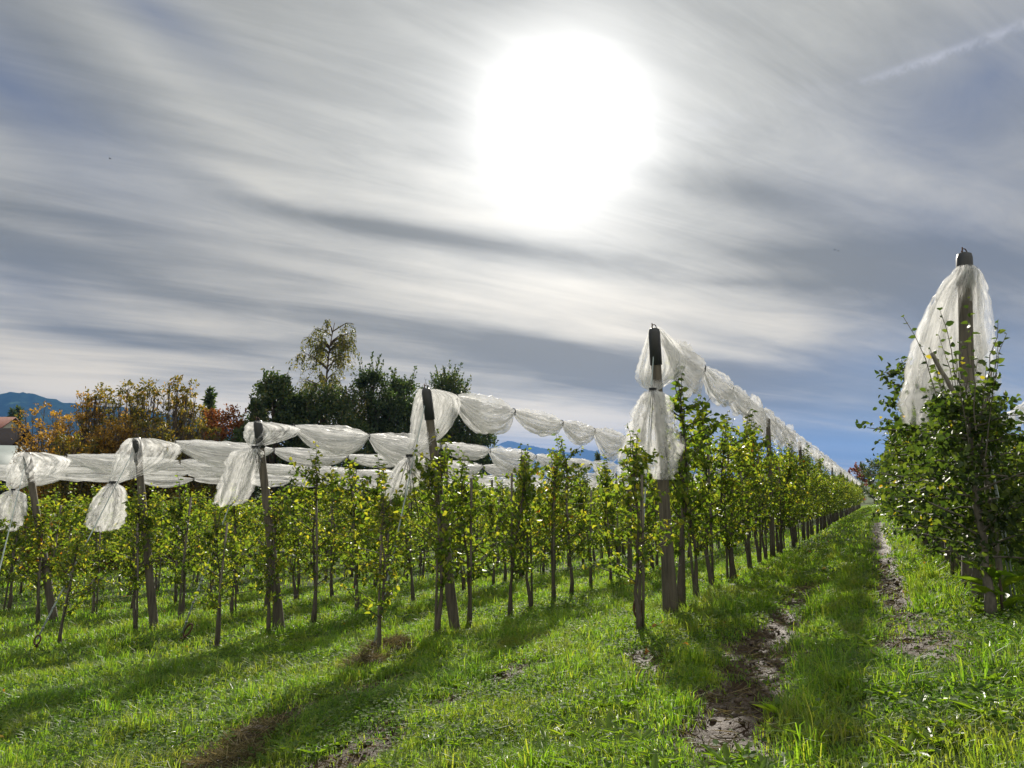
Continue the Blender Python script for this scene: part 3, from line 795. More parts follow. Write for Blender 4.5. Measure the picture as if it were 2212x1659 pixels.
def apple_proto(seed, H, nl, lead=7, lmax=.40):
    r = np.random.default_rng(seed); tm = MB(); P, D, L = [], [], []
    n = 9; zz = np.linspace(-.06, H * .9, n); off = np.cumsum(r.normal(size=(n, 2)) * .025, axis=0)
    pts = np.column_stack([off[:, 0], off[:, 1], zz])
    rad = np.interp(zz, [-.06, .12, .35, H * .9], [.070, .060, .044, .011])
    tm.tube(pts, rad, 8)
    at = lambda z: np.array([np.interp(z, zz, pts[:, 0]), np.interp(z, zz, pts[:, 1]), z])
    nb = 46
    for k in range(nb):
        z = .56 + (H * .9 - .56) * (k + r.random()) / nb
        az = k * 2.4 + r.normal() * .4; rel = (z - .7) / (H - .7)
        ln = (.46 + .36 * r.random()) * (1.12 - .50 * rel)
        d0 = np.array([math.cos(az) * 1.0, math.sin(az), .05 + .6 * r.random()]); d0 /= np.linalg.norm(d0)
        m = 7; q = np.linspace(0, 1, m)[:, None]
        bp = at(z) + d0 * ln * q - np.array([0, 0, 1.0]) * (.22 * q ** 2 * (1 - rel) * r.random()) + r.normal(size=(m, 3)) * .02 * q
        tm.tube(bp, np.linspace(.014, .004, m), 5, False)
        c = int(nl / nb * (.6 + .8 * r.random())); u = .12 + .9 * r.random(c)
        bb = np.stack([np.interp(u, q[:, 0], bp[:, j]) for j in range(3)], -1)
        P.append(bb + r.normal(size=(c, 3)) * .055); D.append(d0 * .4 + r.normal(size=(c, 3)) * .8 + np.array([0, 0, -.35])); L.append(.082 * (.7 + .5 * r.random(c)))
    for k in range(lead):
        z = H * (.60 + .28 * r.random()); az = r.random() * 6.3; ln = .30 + lmax * r.random()
        d0 = np.array([math.cos(az) * .28, math.sin(az) * .28, 1.0]); b0 = at(z) + np.array([math.cos(az), math.sin(az), 0]) * .25 * r.random()
        q = np.linspace(0, 1, 6)[:, None]; bp = b0 + d0 * ln * q + r.normal(size=(6, 3)) * .012
        tm.tube(bp, np.linspace(.008, .003, 6), 5, False)
        c = 14; u = np.linspace(.05, 1, c); aa = np.arange(c) * 2.4 + r.random()
        bb = np.stack([np.interp(u, q[:, 0], bp[:, j]) for j in range(3)], -1)
        P.append(bb); D.append(np.stack([np.cos(aa), np.sin(aa), .1 + .4 * r.random(c)], -1)); L.append(.08 * (.7 + .5 * r.random(c)))
    P, D, L = np.concatenate(P), np.concatenate(D), np.concatenate(L)
    v, q = leaves(P, D, perp(D, r), L, L * .72, .16, .2 + .4 * r.random(len(L)))
    cm = mesh_np('crown', v, q); cm.materials.append(M['apple_leaf'])
    t_ = tm.mesh('trunk', True); t_.materials.append(M['apple_bark'])
    sm = MB(); a = r.random() * 6.3; o = np.array([.10 * math.cos(a), .10 * math.sin(a), 0])
    sm.tube([o + np.array([0, 0, -.06]), o * .6 + np.array([0, 0, 1.9])], .022, 7)
    s_ = sm.mesh('stake', True); s_.materials.append(M['stake'])
    return (('trunk', t_), ('crown', cm), ('stake', s_))
PP = [pear_proto(200 + k, 2.46 + .13 * (k % 5), 610 + 45 * (k % 4)) for k in range(9)]
AP = [apple_proto(300 + k, 2.45 + .09 * (k % 4), 1900) for k in range(6)]
APL = [apple_proto(340, 2.5, 1900, 12, 1.0)]
ROWANG = math.atan2(RH[1], RH[0])
def plant(name, protos, p, label, cat, group, r, sc_=1.0, lean=0):
    pr = protos[int(r.integers(len(protos)))]
    o = thing(name, p, label, cat, group)
    o.rotation_euler = (r.normal() * .035 + lean, r.normal() * .035, ROWANG + (math.pi if r.random() < .5 else 0) + r.normal() * .25)
    q = sc_ * (.87 + .22 * r.random()); o.scale = (q, q, q * (.95 + .1 * r.random()))
    for nm, me in pr:
        c = bpy.data.objects.new(nm, me); COL.objects.link(c); c.parent = o
    return o
FAR_PEAR, FAR_APPLE = [], []
BUD = {5: 86, 4: 66, 3: 46, 2: 38, 1: 34, 0: 26}
def rowpos(i, t0, sp, n, seed):
    r = np.random.default_rng(seed); t = t0; out = []
    for k in range(n):
        tt = t + r.normal() * .13
        if abs(tt) < .16: tt = .24 if tt >= 0 else -.24
        p = BASE[i] + ROWV * tt; p = p + SIDE * r.normal() * .05
        p[2] = float(zground(p[0], p[1])); out.append((tt, p)); t += sp
    return out
for i in (5, 4, 3, 2, 1, 0, -1, -2):
    r = np.random.default_rng(400 + i)
    spec = {5: (-1.25, .93), 4: (-1.62, 1.0), 3: (-1.25, 1.0), 2: (-1.5, 1.0), 1: (-1.35, 1.0)}.get(i, (-1.4, 1.0))
    N = 100 if i == 5 else (92 if i >= 3 else 78)
    for k, (t, p) in enumerate(rowpos(i, spec[0], spec[1], N, 700 + i)):
        if i == 5 and k == 1: continue
        if k < BUD.get(i, 0):
            if k < 10:
                lab = f'slim pear tree, {ORD[k]} along {ROWNAME[i]}'; g = 'young pear trees in the orchard rows'
            else:
                lab = f'small pear tree deep in {ROWNAME[i]}'; g = f'pear trees deep in {ROWNAME[i]}'
            plant('pear_tree', PP, p, lab, 'pear tree', g, r, .80 if k == 0 else (.88 if k == 1 else 1.0))
        else: FAR_PEAR.append((p, r.random()))
for i, N, bud in ((6, 60, 44), (7, 44, 14)):
    r = np.random.default_rng(420 + i)
    for k, (t, p) in enumerate(rowpos(i, -1.58 if i == 6 else -.6, .85, N, 720 + i)):
        if k < bud:
            lab = f'dense apple tree, {ORD[k]} along {ROWNAME[i]}' if k < 8 else f'dense apple tree deep in {ROWNAME[i]}'
            plant('apple_tree', APL if (i == 6 and k in (0, 1)) else AP, p, lab, 'apple tree', 'apple trees near the tall post' if k < 8 else f'apple trees deep in {ROWNAME[i]}', r, (.74, .80, .84, .95)[k] if (i == 6 and k < 4) else 1.0)
        else: FAR_APPLE.append((p, r.random()))
def far_trees(name, pos, protos, keep, grow, mat):
    """the rest of the rows, far away: one object"""
    r = np.random.default_rng(9); V, Q, n = [], [], 0
    src = []
    for pr in protos:
        for nm, me in pr:
            if nm == 'stake': continue
            v = np.empty(len(me.vertices) * 3, np.float32); me.vertices.foreach_get('co', v); v = v.reshape(-1, 3)
            src.append((nm, v, me))
    crowns = [s for s in src if s[0] == 'crown']
    for p, u in pos:
        nm, v, me = crowns[int(u * len(crowns))]
        lf = v.reshape(-1, 6, 3)
        lf = lf[r.random(len(lf)) < keep]
        c = lf.mean(1, keepdims=True); lf = c + (lf - c) * grow
        a = ROWANG + (math.pi if r.random() < .5 else 0); R = np.array([[math.cos(a), -math.sin(a), 0], [math.sin(a), math.cos(a), 0], [0, 0, 1]])
        lf = (lf.reshape(-1, 3) @ R.T) * (.93 + .14 * r.random()) + p
        m = len(lf) // 6; b = np.arange(m)[:, None] * 6 + n
        Q.append(b + np.array([[0, 1, 2, 3]])); Q.append(b + np.array([[0, 3, 4, 5]])); V.append(lf); n += len(lf)
    me = mesh_np(name, np.concatenate(V), np.concatenate(Q)); me.materials.append(mat); me.materials.append(M['bark'])
    o = tag(link(name, me), kind='stuff')
    # trunks into the same object
    mb = MB()
    for p, u in pos: mb.tube([p - UP * .05, p + UP * .5, p + UP * 1.9], [.035, .025, .012], 5)
    tv = mb.mesh('x'); bm = bmesh.new(); bm.from_mesh(me); k0 = len(bm.faces); bm.from_mesh(tv); bm.faces.ensure_lookup_table()
    for f in bm.faces[k0:]: f.material_index = 1
    bm.to_mesh(me); bm.free(); bpy.data.meshes.remove(tv)
    return o
far_trees('orchard_foliage', FAR_PEAR, PP, .40, 1.45, M['pear_leaf'])
far_trees('apple_hedge_foliage', FAR_APPLE, AP, .4, 1.45, M['apple_leaf'])

# ------------------------------------------------------------------ grass, clover, weeds
GRASS = [(0, (.052, .104, .014)), (.4, (.096, .182, .022)), (.75, (.150, .234, .032)), (.92, (.22, .24, .045)), (.975, (.22, .19, .08)), (1, (.26, .21, .12))]
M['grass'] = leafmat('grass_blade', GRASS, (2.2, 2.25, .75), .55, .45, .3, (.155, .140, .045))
M['clover'] = leafmat('clover_leaf', [(0, (.038, .075, .014)), (.6, (.072, .125, .022)), (1, (.115, .165, .03))], (1.7, 1.9, .8), .46, .68, .12)
M['weed'] = leafmat('weed_leaf', [(0, (.070, .130, .014)), (.7, (.125, .19, .020)), (1, (.19, .23, .03))], (1.9, 2.0, .7), .52, .40, .5)
M['straw'] = leafmat('straw', [(0, (.045, .042, .018)), (.5, (.11, .095, .048)), (.85, (.22, .185, .10)), (1, (.07, .10, .03))], (1.2, 1.1, .8), .3, .7, .2)
M['fallen'] = leafmat('fallen_leaf', [(0, (.12, .055, .02)), (.4, (.28, .12, .02)), (.8, (.38, .24, .03)), (1, (.30, .28, .05))], (1.5, 1.3, .8), .35, .5, .4)
def scatter(n, r0, r1, g, half=.86):
    """n points seen from the headland, even in area"""
    r = np.sqrt(g.random(n) * (r1 ** 2 - r0 ** 2) + r0 ** 2); a = (g.random(n) * 2 - 1) * half
    return r * np.sin(a), r * np.cos(a)
def blades(x, y, g, hmin, hmax, wid, keep_rut=True):
    rm = rutmask(x, y); tuft = fbm(x * 1.7, y * 1.7, 3); tuft2 = vnoise(x * 5.5 + 9, y * 5.5)
    s, t = st_of(x, y)
    keep = g.random(len(x)) < np.clip((1 - 1.12 * rm) * (.50 + 1.1 * tuft2 * tuft + .2), .03, 1)
    x, y, tuft, tuft2, rm = x[keep], y[keep], tuft[keep], tuft2[keep], rm[keep]
    n = len(x); z = zground(x, y)
    h = (hmin + (hmax - hmin) * np.clip((tuft - .30) * 1.9, 0, 1) * (.35 + .9 * tuft2)) * (.55 + .8 * g.random(n)) * (1 - .6 * rm)
    az = g.random(n) * 6.283; ln = (.25 + .75 * g.random(n)) * h
    dx, dy = np.cos(az), np.sin(az); fa = az + np.pi / 2 + g.normal(size=n) * .5
    sx, sy = np.cos(fa), np.sin(fa)
    w = wid * (.6 + .8 * g.random(n))
    P = np.stack([x, y, z - .01], -1); Dv = np.stack([dx, dy, 0 * dx], -1); S = np.stack([sx, sy, 0 * sx], -1)
    up = np.array([0, 0, 1.0])
    m1 = P + Dv * (ln * .28)[:, None] + up * (h * .60)[:, None]
    tp = P + Dv * ln[:, None] + up * (h * (.55 + .45 * g.random(n)))[:, None]
    v = np.stack([P - S * w[:, None] * .5, P + S * w[:, None] * .5, m1 + S * w[:, None] * .42, m1 - S * w[:, None] * .42, tp], 1).reshape(-1, 3)
    b = np.arange(n)[:, None] * 5
    return v, b + np.array([[0, 1, 2, 3]]), b + np.array([[3, 2, 4]])
def build_grass():
    g = np.random.default_rng(21); V, Q, T, n = [], [], [], 0
    for cnt, r0, r1, h0, h1, w in ((120000, 2.6, 6.5, .05, .20, .0055), (150000, 6.5, 11, .06, .20, .0075), (120000, 11, 20, .07, .21, .012), (70000, 20, 42, .08, .20, .024)):
        x, y = scatter(cnt, r0, r1, g)
        v, q, t = blades(x, y, g, h0, h1, w)
        V.append(v); Q.append(q + n); T.append(t + n); n += len(v)
    # tall arching tufts standing out of the sward
    tx, ty = scatter(420, 2.9, 16, g); kk = rutmask(tx, ty) < .3; tx, ty = tx[kk], ty[kk]
    ntf = 46; x = np.repeat(tx, ntf) + g.normal(size=len(tx) * ntf) * .045; y = np.repeat(ty, ntf) + g.normal(size=len(tx) * ntf) * .045
    v, q, t = blades(x, y, g, .16, .34, .0065); V.append(v); Q.append(q + n); T.append(t + n); n += len(v)
    # the lane between the rows, far on
    s5, t5 = ST[5]; s6, _ = ST[6]
    cnt = 60000; tt = 38 + 80 * g.random(cnt) ** 1.4; ss = s5 - .6 + (s6 - s5 + 1.2) * g.random(cnt)
    x, y = xy_of(ss, tt); v, q, t = blades(x, y, g, .08, .18, .045)
    V.append(v); Q.append(q + n); T.append(t + n); n += len(v)
    me = mesh_np('grass', np.concatenate(V), np.concatenate(Q), np.concatenate(T))
    tag(link('grass', me, M['grass']), kind='stuff')
    # clover and ground ivy: small flat leaves low in the sward
    V, Q, n = [], [], 0
    for cnt, r0, r1, L in ((42000, 2.6, 7, .030), (52000, 7, 14, .042), (22000, 14, 26, .075)):
        x, y = scatter(cnt, r0, r1, g)
        pt = fbm(x * .8 + 40, y * .8, 3); k = g.random(cnt) < np.clip((pt - .38) * 4.5, .06, 1) * (1 - .8 * rutmask(x, y))
        x, y = x[k], y[k]; m = len(x); z = zground(x, y) + .02 + .06 * g.random(m)
        az = g.random(m) * 6.283
        D = np.stack([np.cos(az), np.sin(az), g.normal(size=m) * .25], -1); Nn = np.stack([g.normal(size=m) * .35, g.normal(size=m) * .35, np.ones(m)], -1)
        ll = L * (.6 + .7 * g.random(m))
        v, q = leaves(np.stack([x, y, z], -1), D, Nn, ll, ll * .85, .08, .15)
        V.append(v); Q.append(q + n); n += len(v)
    me = mesh_np('clover', np.concatenate(V), np.concatenate(Q)); tag(link('clover', me, M['clover']), kind='stuff')
    # dandelion and dock rosettes
    V, Q, n = [], [], 0
    x, y = scatter(4200, 2.8, 14, g); k = (rutmask(x, y) < .35) & (fbm(x * .6 + 7, y * .6, 2) > .42)
    for px_, py_ in zip(x[k], y[k]):
        m = int(g.integers(6, 13)); az = g.random() * 6.3 + np.arange(m) * 6.283 / m + g.normal(size=m) * .25
        D = np.stack([np.cos(az), np.sin(az), .1 + .9 * g.random(m)], -1); Nn = np.stack([-np.cos(az) * .8, -np.sin(az) * .8, np.ones(m)], -1)
        ll = (.06 + .08 * g.random()) * (.7 + .5 * g.random(m)); P = np.tile([px_, py_, float(zground(px_, py_)) + .005], (m, 1))
        v, q = leaves(P, D, Nn, ll, ll * .26, .12, .35); V.append(v); Q.append(q + n); n += len(v)
    me = mesh_np('weeds', np.concatenate(V), np.concatenate(Q)); tag(link('weeds', me, M['weed']), kind='stuff')
    # dry cut grass lying about the ruts
    cx, cy = scatter(60000, 2.7, 13, g); rm = rutmask(cx, cy); k = (g.random(60000) < np.clip(rm * 1.3, 0, 1) * .75 + .012) 
    x, y = cx[k], cy[k]; m = len(x); az = g.random(m) * 6.283
    D = np.stack([np.cos(az), np.sin(az), g.normal(size=m) * .3], -1)
    ll = .05 + .12 * g.random(m); v, q = leaves(np.stack([x, y, zground(x, y) + .012 + .02 * g.random(m)], -1), D, perp(D, g), ll, ll * .03 + .0025, .1, .1)
    me = mesh_np('dry_grass', v, q); tag(link('dry_grass', me, M['straw']), kind='stuff')
    # clods of earth turned up by the wheels
    x, y = scatter(90000, 2.7, 14, g); rm = rutmask(x, y); k = g.random(len(x)) < (rm ** 1.5) * .8; x, y = x[k], y[k]; m = len(x)
    sz = .006 + .026 * g.random(m) ** 3; c = np.stack([x, y, zground(x, y) + sz * .15], -1)
    oc = np.array([[1, 0, 0], [-1, 0, 0], [0, 1, 0], [0, -1, 0], [0, 0, .7], [0, 0, -.7]], float)
    v = c[:, None] + oc[None] * sz[:, None, None] * (.6 + .8 * g.random((m, 6, 1)))
    tri = np.array([[0, 2, 4], [2, 1, 4], [1, 3, 4], [3, 0, 4], [2, 0, 5], [1, 2, 5], [3, 1, 5], [0, 3, 5]])
    t = (np.arange(m)[:, None, None] * 6 + tri[None]).reshape(-1, 3)
    me = mesh_np('soil_clods', v.reshape(-1, 3), None, t); tag(link('soil_clods', me, plain('wet_earth', (.050, .034, .022), .7, 0, .4, .4, 9)), kind='stuff')
    # fallen leaves
    x, y = scatter(1500, 6, 24, g); s, t = st_of(x, y)
    k = g.random(1500) < np.clip(.10 + .5 * np.exp(-((s - ST[6][0] + .5) / .6) ** 2) * (t > 6), 0, 1); x, y = x[k], y[k]; m = len(x); az = g.random(m) * 6.28
    D = np.stack([np.cos(az), np.sin(az), g.normal(size=m) * .4], -1); ll = .05 + .035 * g.random(m)
    v, q = leaves(np.stack([x, y, zground(x, y) + .05 + .03 * g.random(m)], -1), D, perp(D, g), ll, ll * .6, .15, .4)
    me = mesh_np('fallen_leaves', v, q); tag(link('fallen_leaves', me, M['fallen']), kind='stuff')
build_grass()

# straw clumps, dock plant, leaning prop, birds
def clump(p, n, rad, hgt, label, seed):
    g = np.random.default_rng(seed); o = thing('straw_clump', p, label, 'straw clump', 'clumps of dry grass')
    az = g.random(n) * 6.283; rr = rad * np.sqrt(g.random(n)) * (.75 + .5 * vnoise(np.cos(az) * 2.2 + seed, np.sin(az) * 2.2)); x, y = p[0] + rr * np.cos(az), p[1] + rr * np.sin(az)
    hz = hgt * np.clip(1 - (rr / rad) ** 2, 0, 1)
    P = np.stack([x - p[0], y - p[1], zground(x, y) - p[2] + hz * (.55 + .5 * g.random(n))], -1)
    a2 = g.random(n) * 6.283; D = np.stack([np.cos(a2), np.sin(a2), g.normal(size=n) * .45 + .1], -1)
    ll = .06 + .11 * g.random(n); v, q = leaves(P, D, perp(D, g), ll, .0035 + .003 * g.random(n), .1, .12)
    me = mesh_np('dry_blades', v, q); link('dry_blades', me, M['straw'], o)
    m = MB(); th = np.arange(10) * .6283
    rings = [(1, -.2), (.85, .30), (.55, .58), (.2, .70)]
    vv = np.array([[rad * .85 * k * math.cos(a) * (1 + .15 * math.sin(3 * a)), rad * .85 * k * math.sin(a), hgt * z] for k, z in rings for a in th])
    q = [(i * 10 + j, i * 10 + (j + 1) % 10, (i + 1) * 10 + (j + 1) % 10, (i + 1) * 10 + j) for i in range(3) for j in range(10)]
    m.add(vv, q, [(30, 30 + k, 31 + k) for k in range(1, 9)]); m.build('earth_mound', bpy.data.materials['wet_earth'], o, True)
q = ground_hit(840, 1412); q[2] = float(zground(q[0], q[1])); clump(q, 3200, .42, .17, 'brown straw clump at the foot of the wrapped guy rope', 5)
q = ground_hit(790, 1440); q[2] = float(zground(q[0], q[1])); clump(q, 1500, .26, .14, 'smaller brown straw tuft spilling left of the guy rope mound', 6)
q = ground_hit(480, 1640); q[2] = float(zground(q[0], q[1])); clump(q, 900, .26, .12, 'muddy straw clod at the near end of the wheel rut', 7)
q = ground_hit(560, 1592); q[2] = float(zground(q[0], q[1])); clump(q, 900, .24, .11, 'muddy straw clod halfway up the left wheel rut', 8)

q = ground_hit(2165, 1330); q[2] = float(zground(q[0], q[1]))
o = thing('dock_plant', q, 'broad yellow-green dock plant before the tallest post', 'plant')
g = np.random.default_rng(31); m = 16; az = np.arange(m) * 2.4; el_ = .3 + 1.2 * g.random(m)
D = np.stack([np.cos(az), np.sin(az), el_], -1); P = np.stack([.03 * np.cos(az), .03 * np.sin(az), .03 + .30 * np.arange(m) / m], -1)
ll = .16 + .12 * g.random(m); v, qq = leaves(P, D, np.stack([-np.cos(az), -np.sin(az), np.ones(m)], -1), ll, ll * .48, .12, .5)
link('leaves', mesh_np('leaves', v, qq), M['weed'], o)
mm = MB(); mm.tube([np.array([0, 0, -.03]), np.array([.01, 0, .2]), np.array([.0, .01, .36])], [.012, .010, .006], 6); mm.build('stem', M['twig'], o, True)

p0, p1, p2 = U(2012, 762, 5.75), U(2118, 950, 5.75), U(2166, 1235, 5.9)
p2[2] = float(zground(p2[0], p2[1])) - .04
o = thing('leaning_prop', p2, 'pale forked wooden prop leaning out of the apple hedge by the tallest post', 'wooden prop')
mm = MB(); k = np.linspace(0, 1, 14)[:, None]; c1 = np.concatenate([(p2 - p2) + (p1 - p2) * k, (p1 - p2) + (p0 - p1) * k[1:]])
mm.tube(c1 + np.random.default_rng(2).normal(size=c1.shape) * .004, np.linspace(.025, .016, len(c1)), 8); mm.build('pole', M['pale_stake'], o, True)
mm = MB(); mm.tube([p1 - p2 + (p0 - p1) * .1, U(2135, 850, 5.75) - p2, U(2142, 800, 5.75) - p2], [.014, .011, .008], 7); mm.build('fork', M['pale_stake'], o, True)
mm = MB(); w_ = np.array([.035, -.04, 0])
mm.tube([w_, (p1 - p2) * .6 + w_, (p1 - p2) + w_], .007, 5); mm.tube([w_ * 1.5, (p1 - p2) * .55 + w_ * 1.4, (p1 - p2) + w_ * .8], .006, 5); mm.build('cord', M['rope'], o)
# paired stakes tied before the lane post (the tall stakes of the first tree)
q = ground_hit(1379, 1362); q[2] = float(zground(q[0], q[1]))
o = thing('tall_stake', q, 'tall thin stake with dark tie standing by the rusty loop anchor', 'stake')
tp = U(1388, 1010, q[1] + .1) - q; mm = MB(); mm.tube([np.array([0, 0, -.08]), tp * .5, tp], [.021, .019, .017], 7); mm.build('pole', M['stake'], o, True)
mm = MB(); z = tp * .62; mm.tube([z + np.array([.035 * math.cos(a), .03 * math.sin(a), .01 * math.sin(2 * a)]) for a in np.linspace(0, 6.28, 9)], .008, 4, False); mm.build('tie', M['twine'], o)
for k, ((bx, by), d, w_) in enumerate((((238, 343), 60, .24), ((1803, 540), 90, .30), ((1811, 542), 95, .26))):
    p = U(bx, by, d); o = thing('bird', p, ('lone dark bird high over the shrubs', 'dark distant bird, left of the pair over the apple rows', 'dark distant bird, right of the pair over the apple rows')[k], 'bird', 'tiny birds in the sky')
    mm = MB(); mm.tube([np.array([-.5, 0, 0]) * w_, np.array([-.2, 0, .02]) * w_, np.array([.2, 0, .03]) * w_, np.array([.45, 0, .0]) * w_], [w_ * .02, w_ * .11, w_ * .10, w_ * .02], 7); mm.build('body', M['cap'], o, True)
    for s_ in (1, -1):
        mm = MB(); mm.add(np.array([[.15, .05 * s_, .03], [-.15, .05 * s_, .03], [-.12, .5 * s_, .22], [.10, .45 * s_, .24], [-.2, .95 * s_, .12], [.15, .05 * s_, 0], [-.15, .05 * s_, 0]]) * w_, [(0, 1, 2, 3)], [(3, 2, 4)]); mm.build('wing', M['cap'], o)

# ------------------------------------------------------------------ hills, mountains
def ridge(name, pts, Y, depth, mat, rough, seed):
    pts = sorted(pts); n = 240
    xs = np.linspace(pts[0][0], pts[-1][0], n); ys = np.interp(xs, [p[0] for p in pts], [p[1] for p in pts])
    R = np.array([ray(a, b) for a, b in zip(xs, ys)]); R = R / R[:, 1:2]
    dirs = R[:, :2]; zt = R[:, 2] * Y
    m = 28; us = np.linspace(-1, 1, m)
    V = np.zeros((n, m, 3))
    for j, u in enumerate(us):
        d = Y + depth * (u if u > 0 else u * .75)
        fall = max(0, 1 - abs(u)) ** (.85)
        ns = fbm(xs * .05 + seed, np.full(n, u * 6.0 + seed), 4) - .5
        V[:, j, 0] = dirs[:, 0] * d; V[:, j, 1] = d
        z = (zt + 12) * fall - 12 + ns * rough * (1 - abs(u)) * (abs(u) ** .5 * 2.2)
        if abs(u) < .12: z = z + (vnoise(xs * 1.1, xs * 0 + seed) - .5) * rough * .10
        V[:, j, 2] = z
    i = np.arange(n - 1)[:, None]; j = np.arange(m - 1)[None]
    q = np.stack([i * m + j, (i + 1) * m + j, (i + 1) * m + j + 1, i * m + j + 1], -1).reshape(-1, 4)
    return tag(link(name, mesh_np(name, V.reshape(-1, 3), q, smooth=True), mat), kind='structure')
def hillmat(name, a, b, c, sc_):
    m, nt, out = newmat(name); tc = nt.nodes.new('ShaderNodeTexCoord')
    n = xnoise(tc.outputs['Object'], sc_, 5, .6, .2); n2 = xnoise(tc.outputs['Object'], sc_ * 7, 4, .6, 0)
    col = xmix(xsmooth(n, .58, .66), ramp(n2, [(.35, a), (.65, b)]), c)
    pr = nt.nodes.new('ShaderNodeBsdfPrincipled'); nt.links.new(col, pr.inputs['Base Color']); pr.inputs['Roughness'].default_value = 1
    pr.inputs['Specular IOR Level'].default_value = 0
    nt.links.new(pr.outputs[0], out.inputs[0]); return m
ridge('hills', ((-900, 900), (-600, 868), (-300, 840), (-100, 850), (0, 847), (35, 842), (70, 846), (110, 857), (140, 866), (190, 872), (270, 876), (350, 890), (440, 906), (520, 930), (600, 962), (700, 1000), (820, 1032)),
      2600, 900, hillmat('wooded_hillside', (.008, .020, .012), (.020, .040, .022), (.07, .12, .05), .006), 30, 3)
ridge('mountains', ((700, 1028), (900, 1002), (1000, 985), (1060, 968), (1085, 953), (1106, 950), (1130, 958), (1180, 968), (1230, 976), (1262, 968), (1285, 973), (1308, 966), (1330, 985), (1400, 1000), (1500, 1011), (1600, 1014), (1700, 1021), (1800, 1028), (1900, 1033)),
      8000, 900, hillmat('bare_rock', (.05, .06, .05), (.10, .10, .09), (.16, .16, .15), .002), 90, 8)

# ------------------------------------------------------------------ houses beyond the shrubs
M['red_tile'] = plain('red_roof_tiles', (.17, .070, .052), .85, 0, .2, .25, 3)
M['dark_tile'] = plain('dark_roof_tiles', (.012, .009, .010), .9, 0, .05, .3, 3)
M['render_wall'] = plain('pale_render', (.55, .52, .46), .9, 0, .2, .08, 2)
M['timber'] = plain('dark_timber', (.06, .035, .025), .8, 0, .2, .3, 5)
M['white_paint'] = plain('white_paint', (.70, .71, .72), .6, 0, .3, .05, 4)
M['glass'] = plain('dark_window_glass', (.02, .025, .03), .12, 0, .6, .1, 1)
M['grey_sheet'] = plain('grey_green_sheet', (.16, .19, .185), .6, .1, .3, .12, 3)
def house(name, c, L, Wd, eave, ridge_z, rot, wall, roof, label, cat, chim=True):
    o = thing(name, c, label, cat, 'houses beyond the orchard'); o.rotation_euler = (0, 0, rot)
    m = MB(); v = [(-L/2, -Wd/2, 0), (L/2, -Wd/2, 0), (L/2, Wd/2, 0), (-L/2, Wd/2, 0), (-L/2, -Wd/2, eave), (L/2, -Wd/2, eave), (L/2, Wd/2, eave), (-L/2, Wd/2, eave), (-L/2, 0, ridge_z - .12), (L/2, 0, ridge_z - .12)]
    m.add(v, [(0, 1, 5, 4), (2, 3, 7, 6), (1, 2, 6, 5), (3, 0, 4, 7)], [(5, 6, 9), (7, 4, 8)]); m.build('wall', wall, o)
    m = MB(); ov = .5; k = (ridge_z - eave) / (Wd / 2); e = eave - k * ov; t = .16; a = L/2 + ov; b = Wd/2 + ov
    v = [(-a, -b, e), (a, -b, e), (a, 0, ridge_z), (-a, 0, ridge_z), (-a, b, e), (a, b, e)]
    v = v + [(x, y, z + t) for x, y, z in v]
    m.add(v, [(6, 7, 8, 9), (9, 8, 11, 10), (0, 3, 2, 1), (3, 4, 5, 2), (0, 1, 7, 6), (5, 4, 10, 11), (1, 2, 8, 7), (2, 5, 11, 8), (3, 0, 6, 9), (4, 3, 9, 10)])
    rf = m.build('roof', roof, o)
    if chim:
        m = MB(); m.box((L * .2, 0.3, ridge_z + .35), (.6, .6, 1.3)); m.build('chimney', M['white_paint'], rf)
    for x in np.linspace(-L * .32, L * .32, 3):
        m = MB(); m.box((x, -Wd/2 - .03, eave - 1.1), (1.15, .10, 1.25)); f = m.build('window', M['white_paint'], o)
        m = MB(); m.box((x, -Wd/2 - .09, eave - 1.1), (.95, .03, 1.05)); m.build('pane', M['glass'], f)
    return o
def gz(x, y): return float(zground(x, y))
pA = U(-112, 1000, 82); pA[2] = gz(pA[0], pA[1]); zr = U(0, 903, 82)[2] - pA[2]
house('red_roofed_house', pA, 13.0, 9, zr - 2.6, zr, .06, M['render_wall'], M['red_tile'], 'pale house with a red tiled roof beyond the golden shrub', 'house')
pB = U(-120, 1000, 50); pB[2] = gz(pB[0], pB[1]); zr = U(0, 930, 50)[2] - pB[2]
house('dark_roofed_house', pB, 10.6, 9, zr - 4.2, zr, -.05, M['timber'], M['dark_tile'], 'low house with a dark brown roof beside the golden shrub', 'house', False)
pC = U(-60, 1000, 43); pC[2] = gz(pC[0], pC[1]); zr = U(30, 966, 43)[2] - pC[2]
house('garden_shed', pC, 4.6, 5, zr - 1.4, zr, .75, M['timber'], M['grey_sheet'], 'shed with pale grey-green sheet roof below the dark-roofed house', 'shed', False)

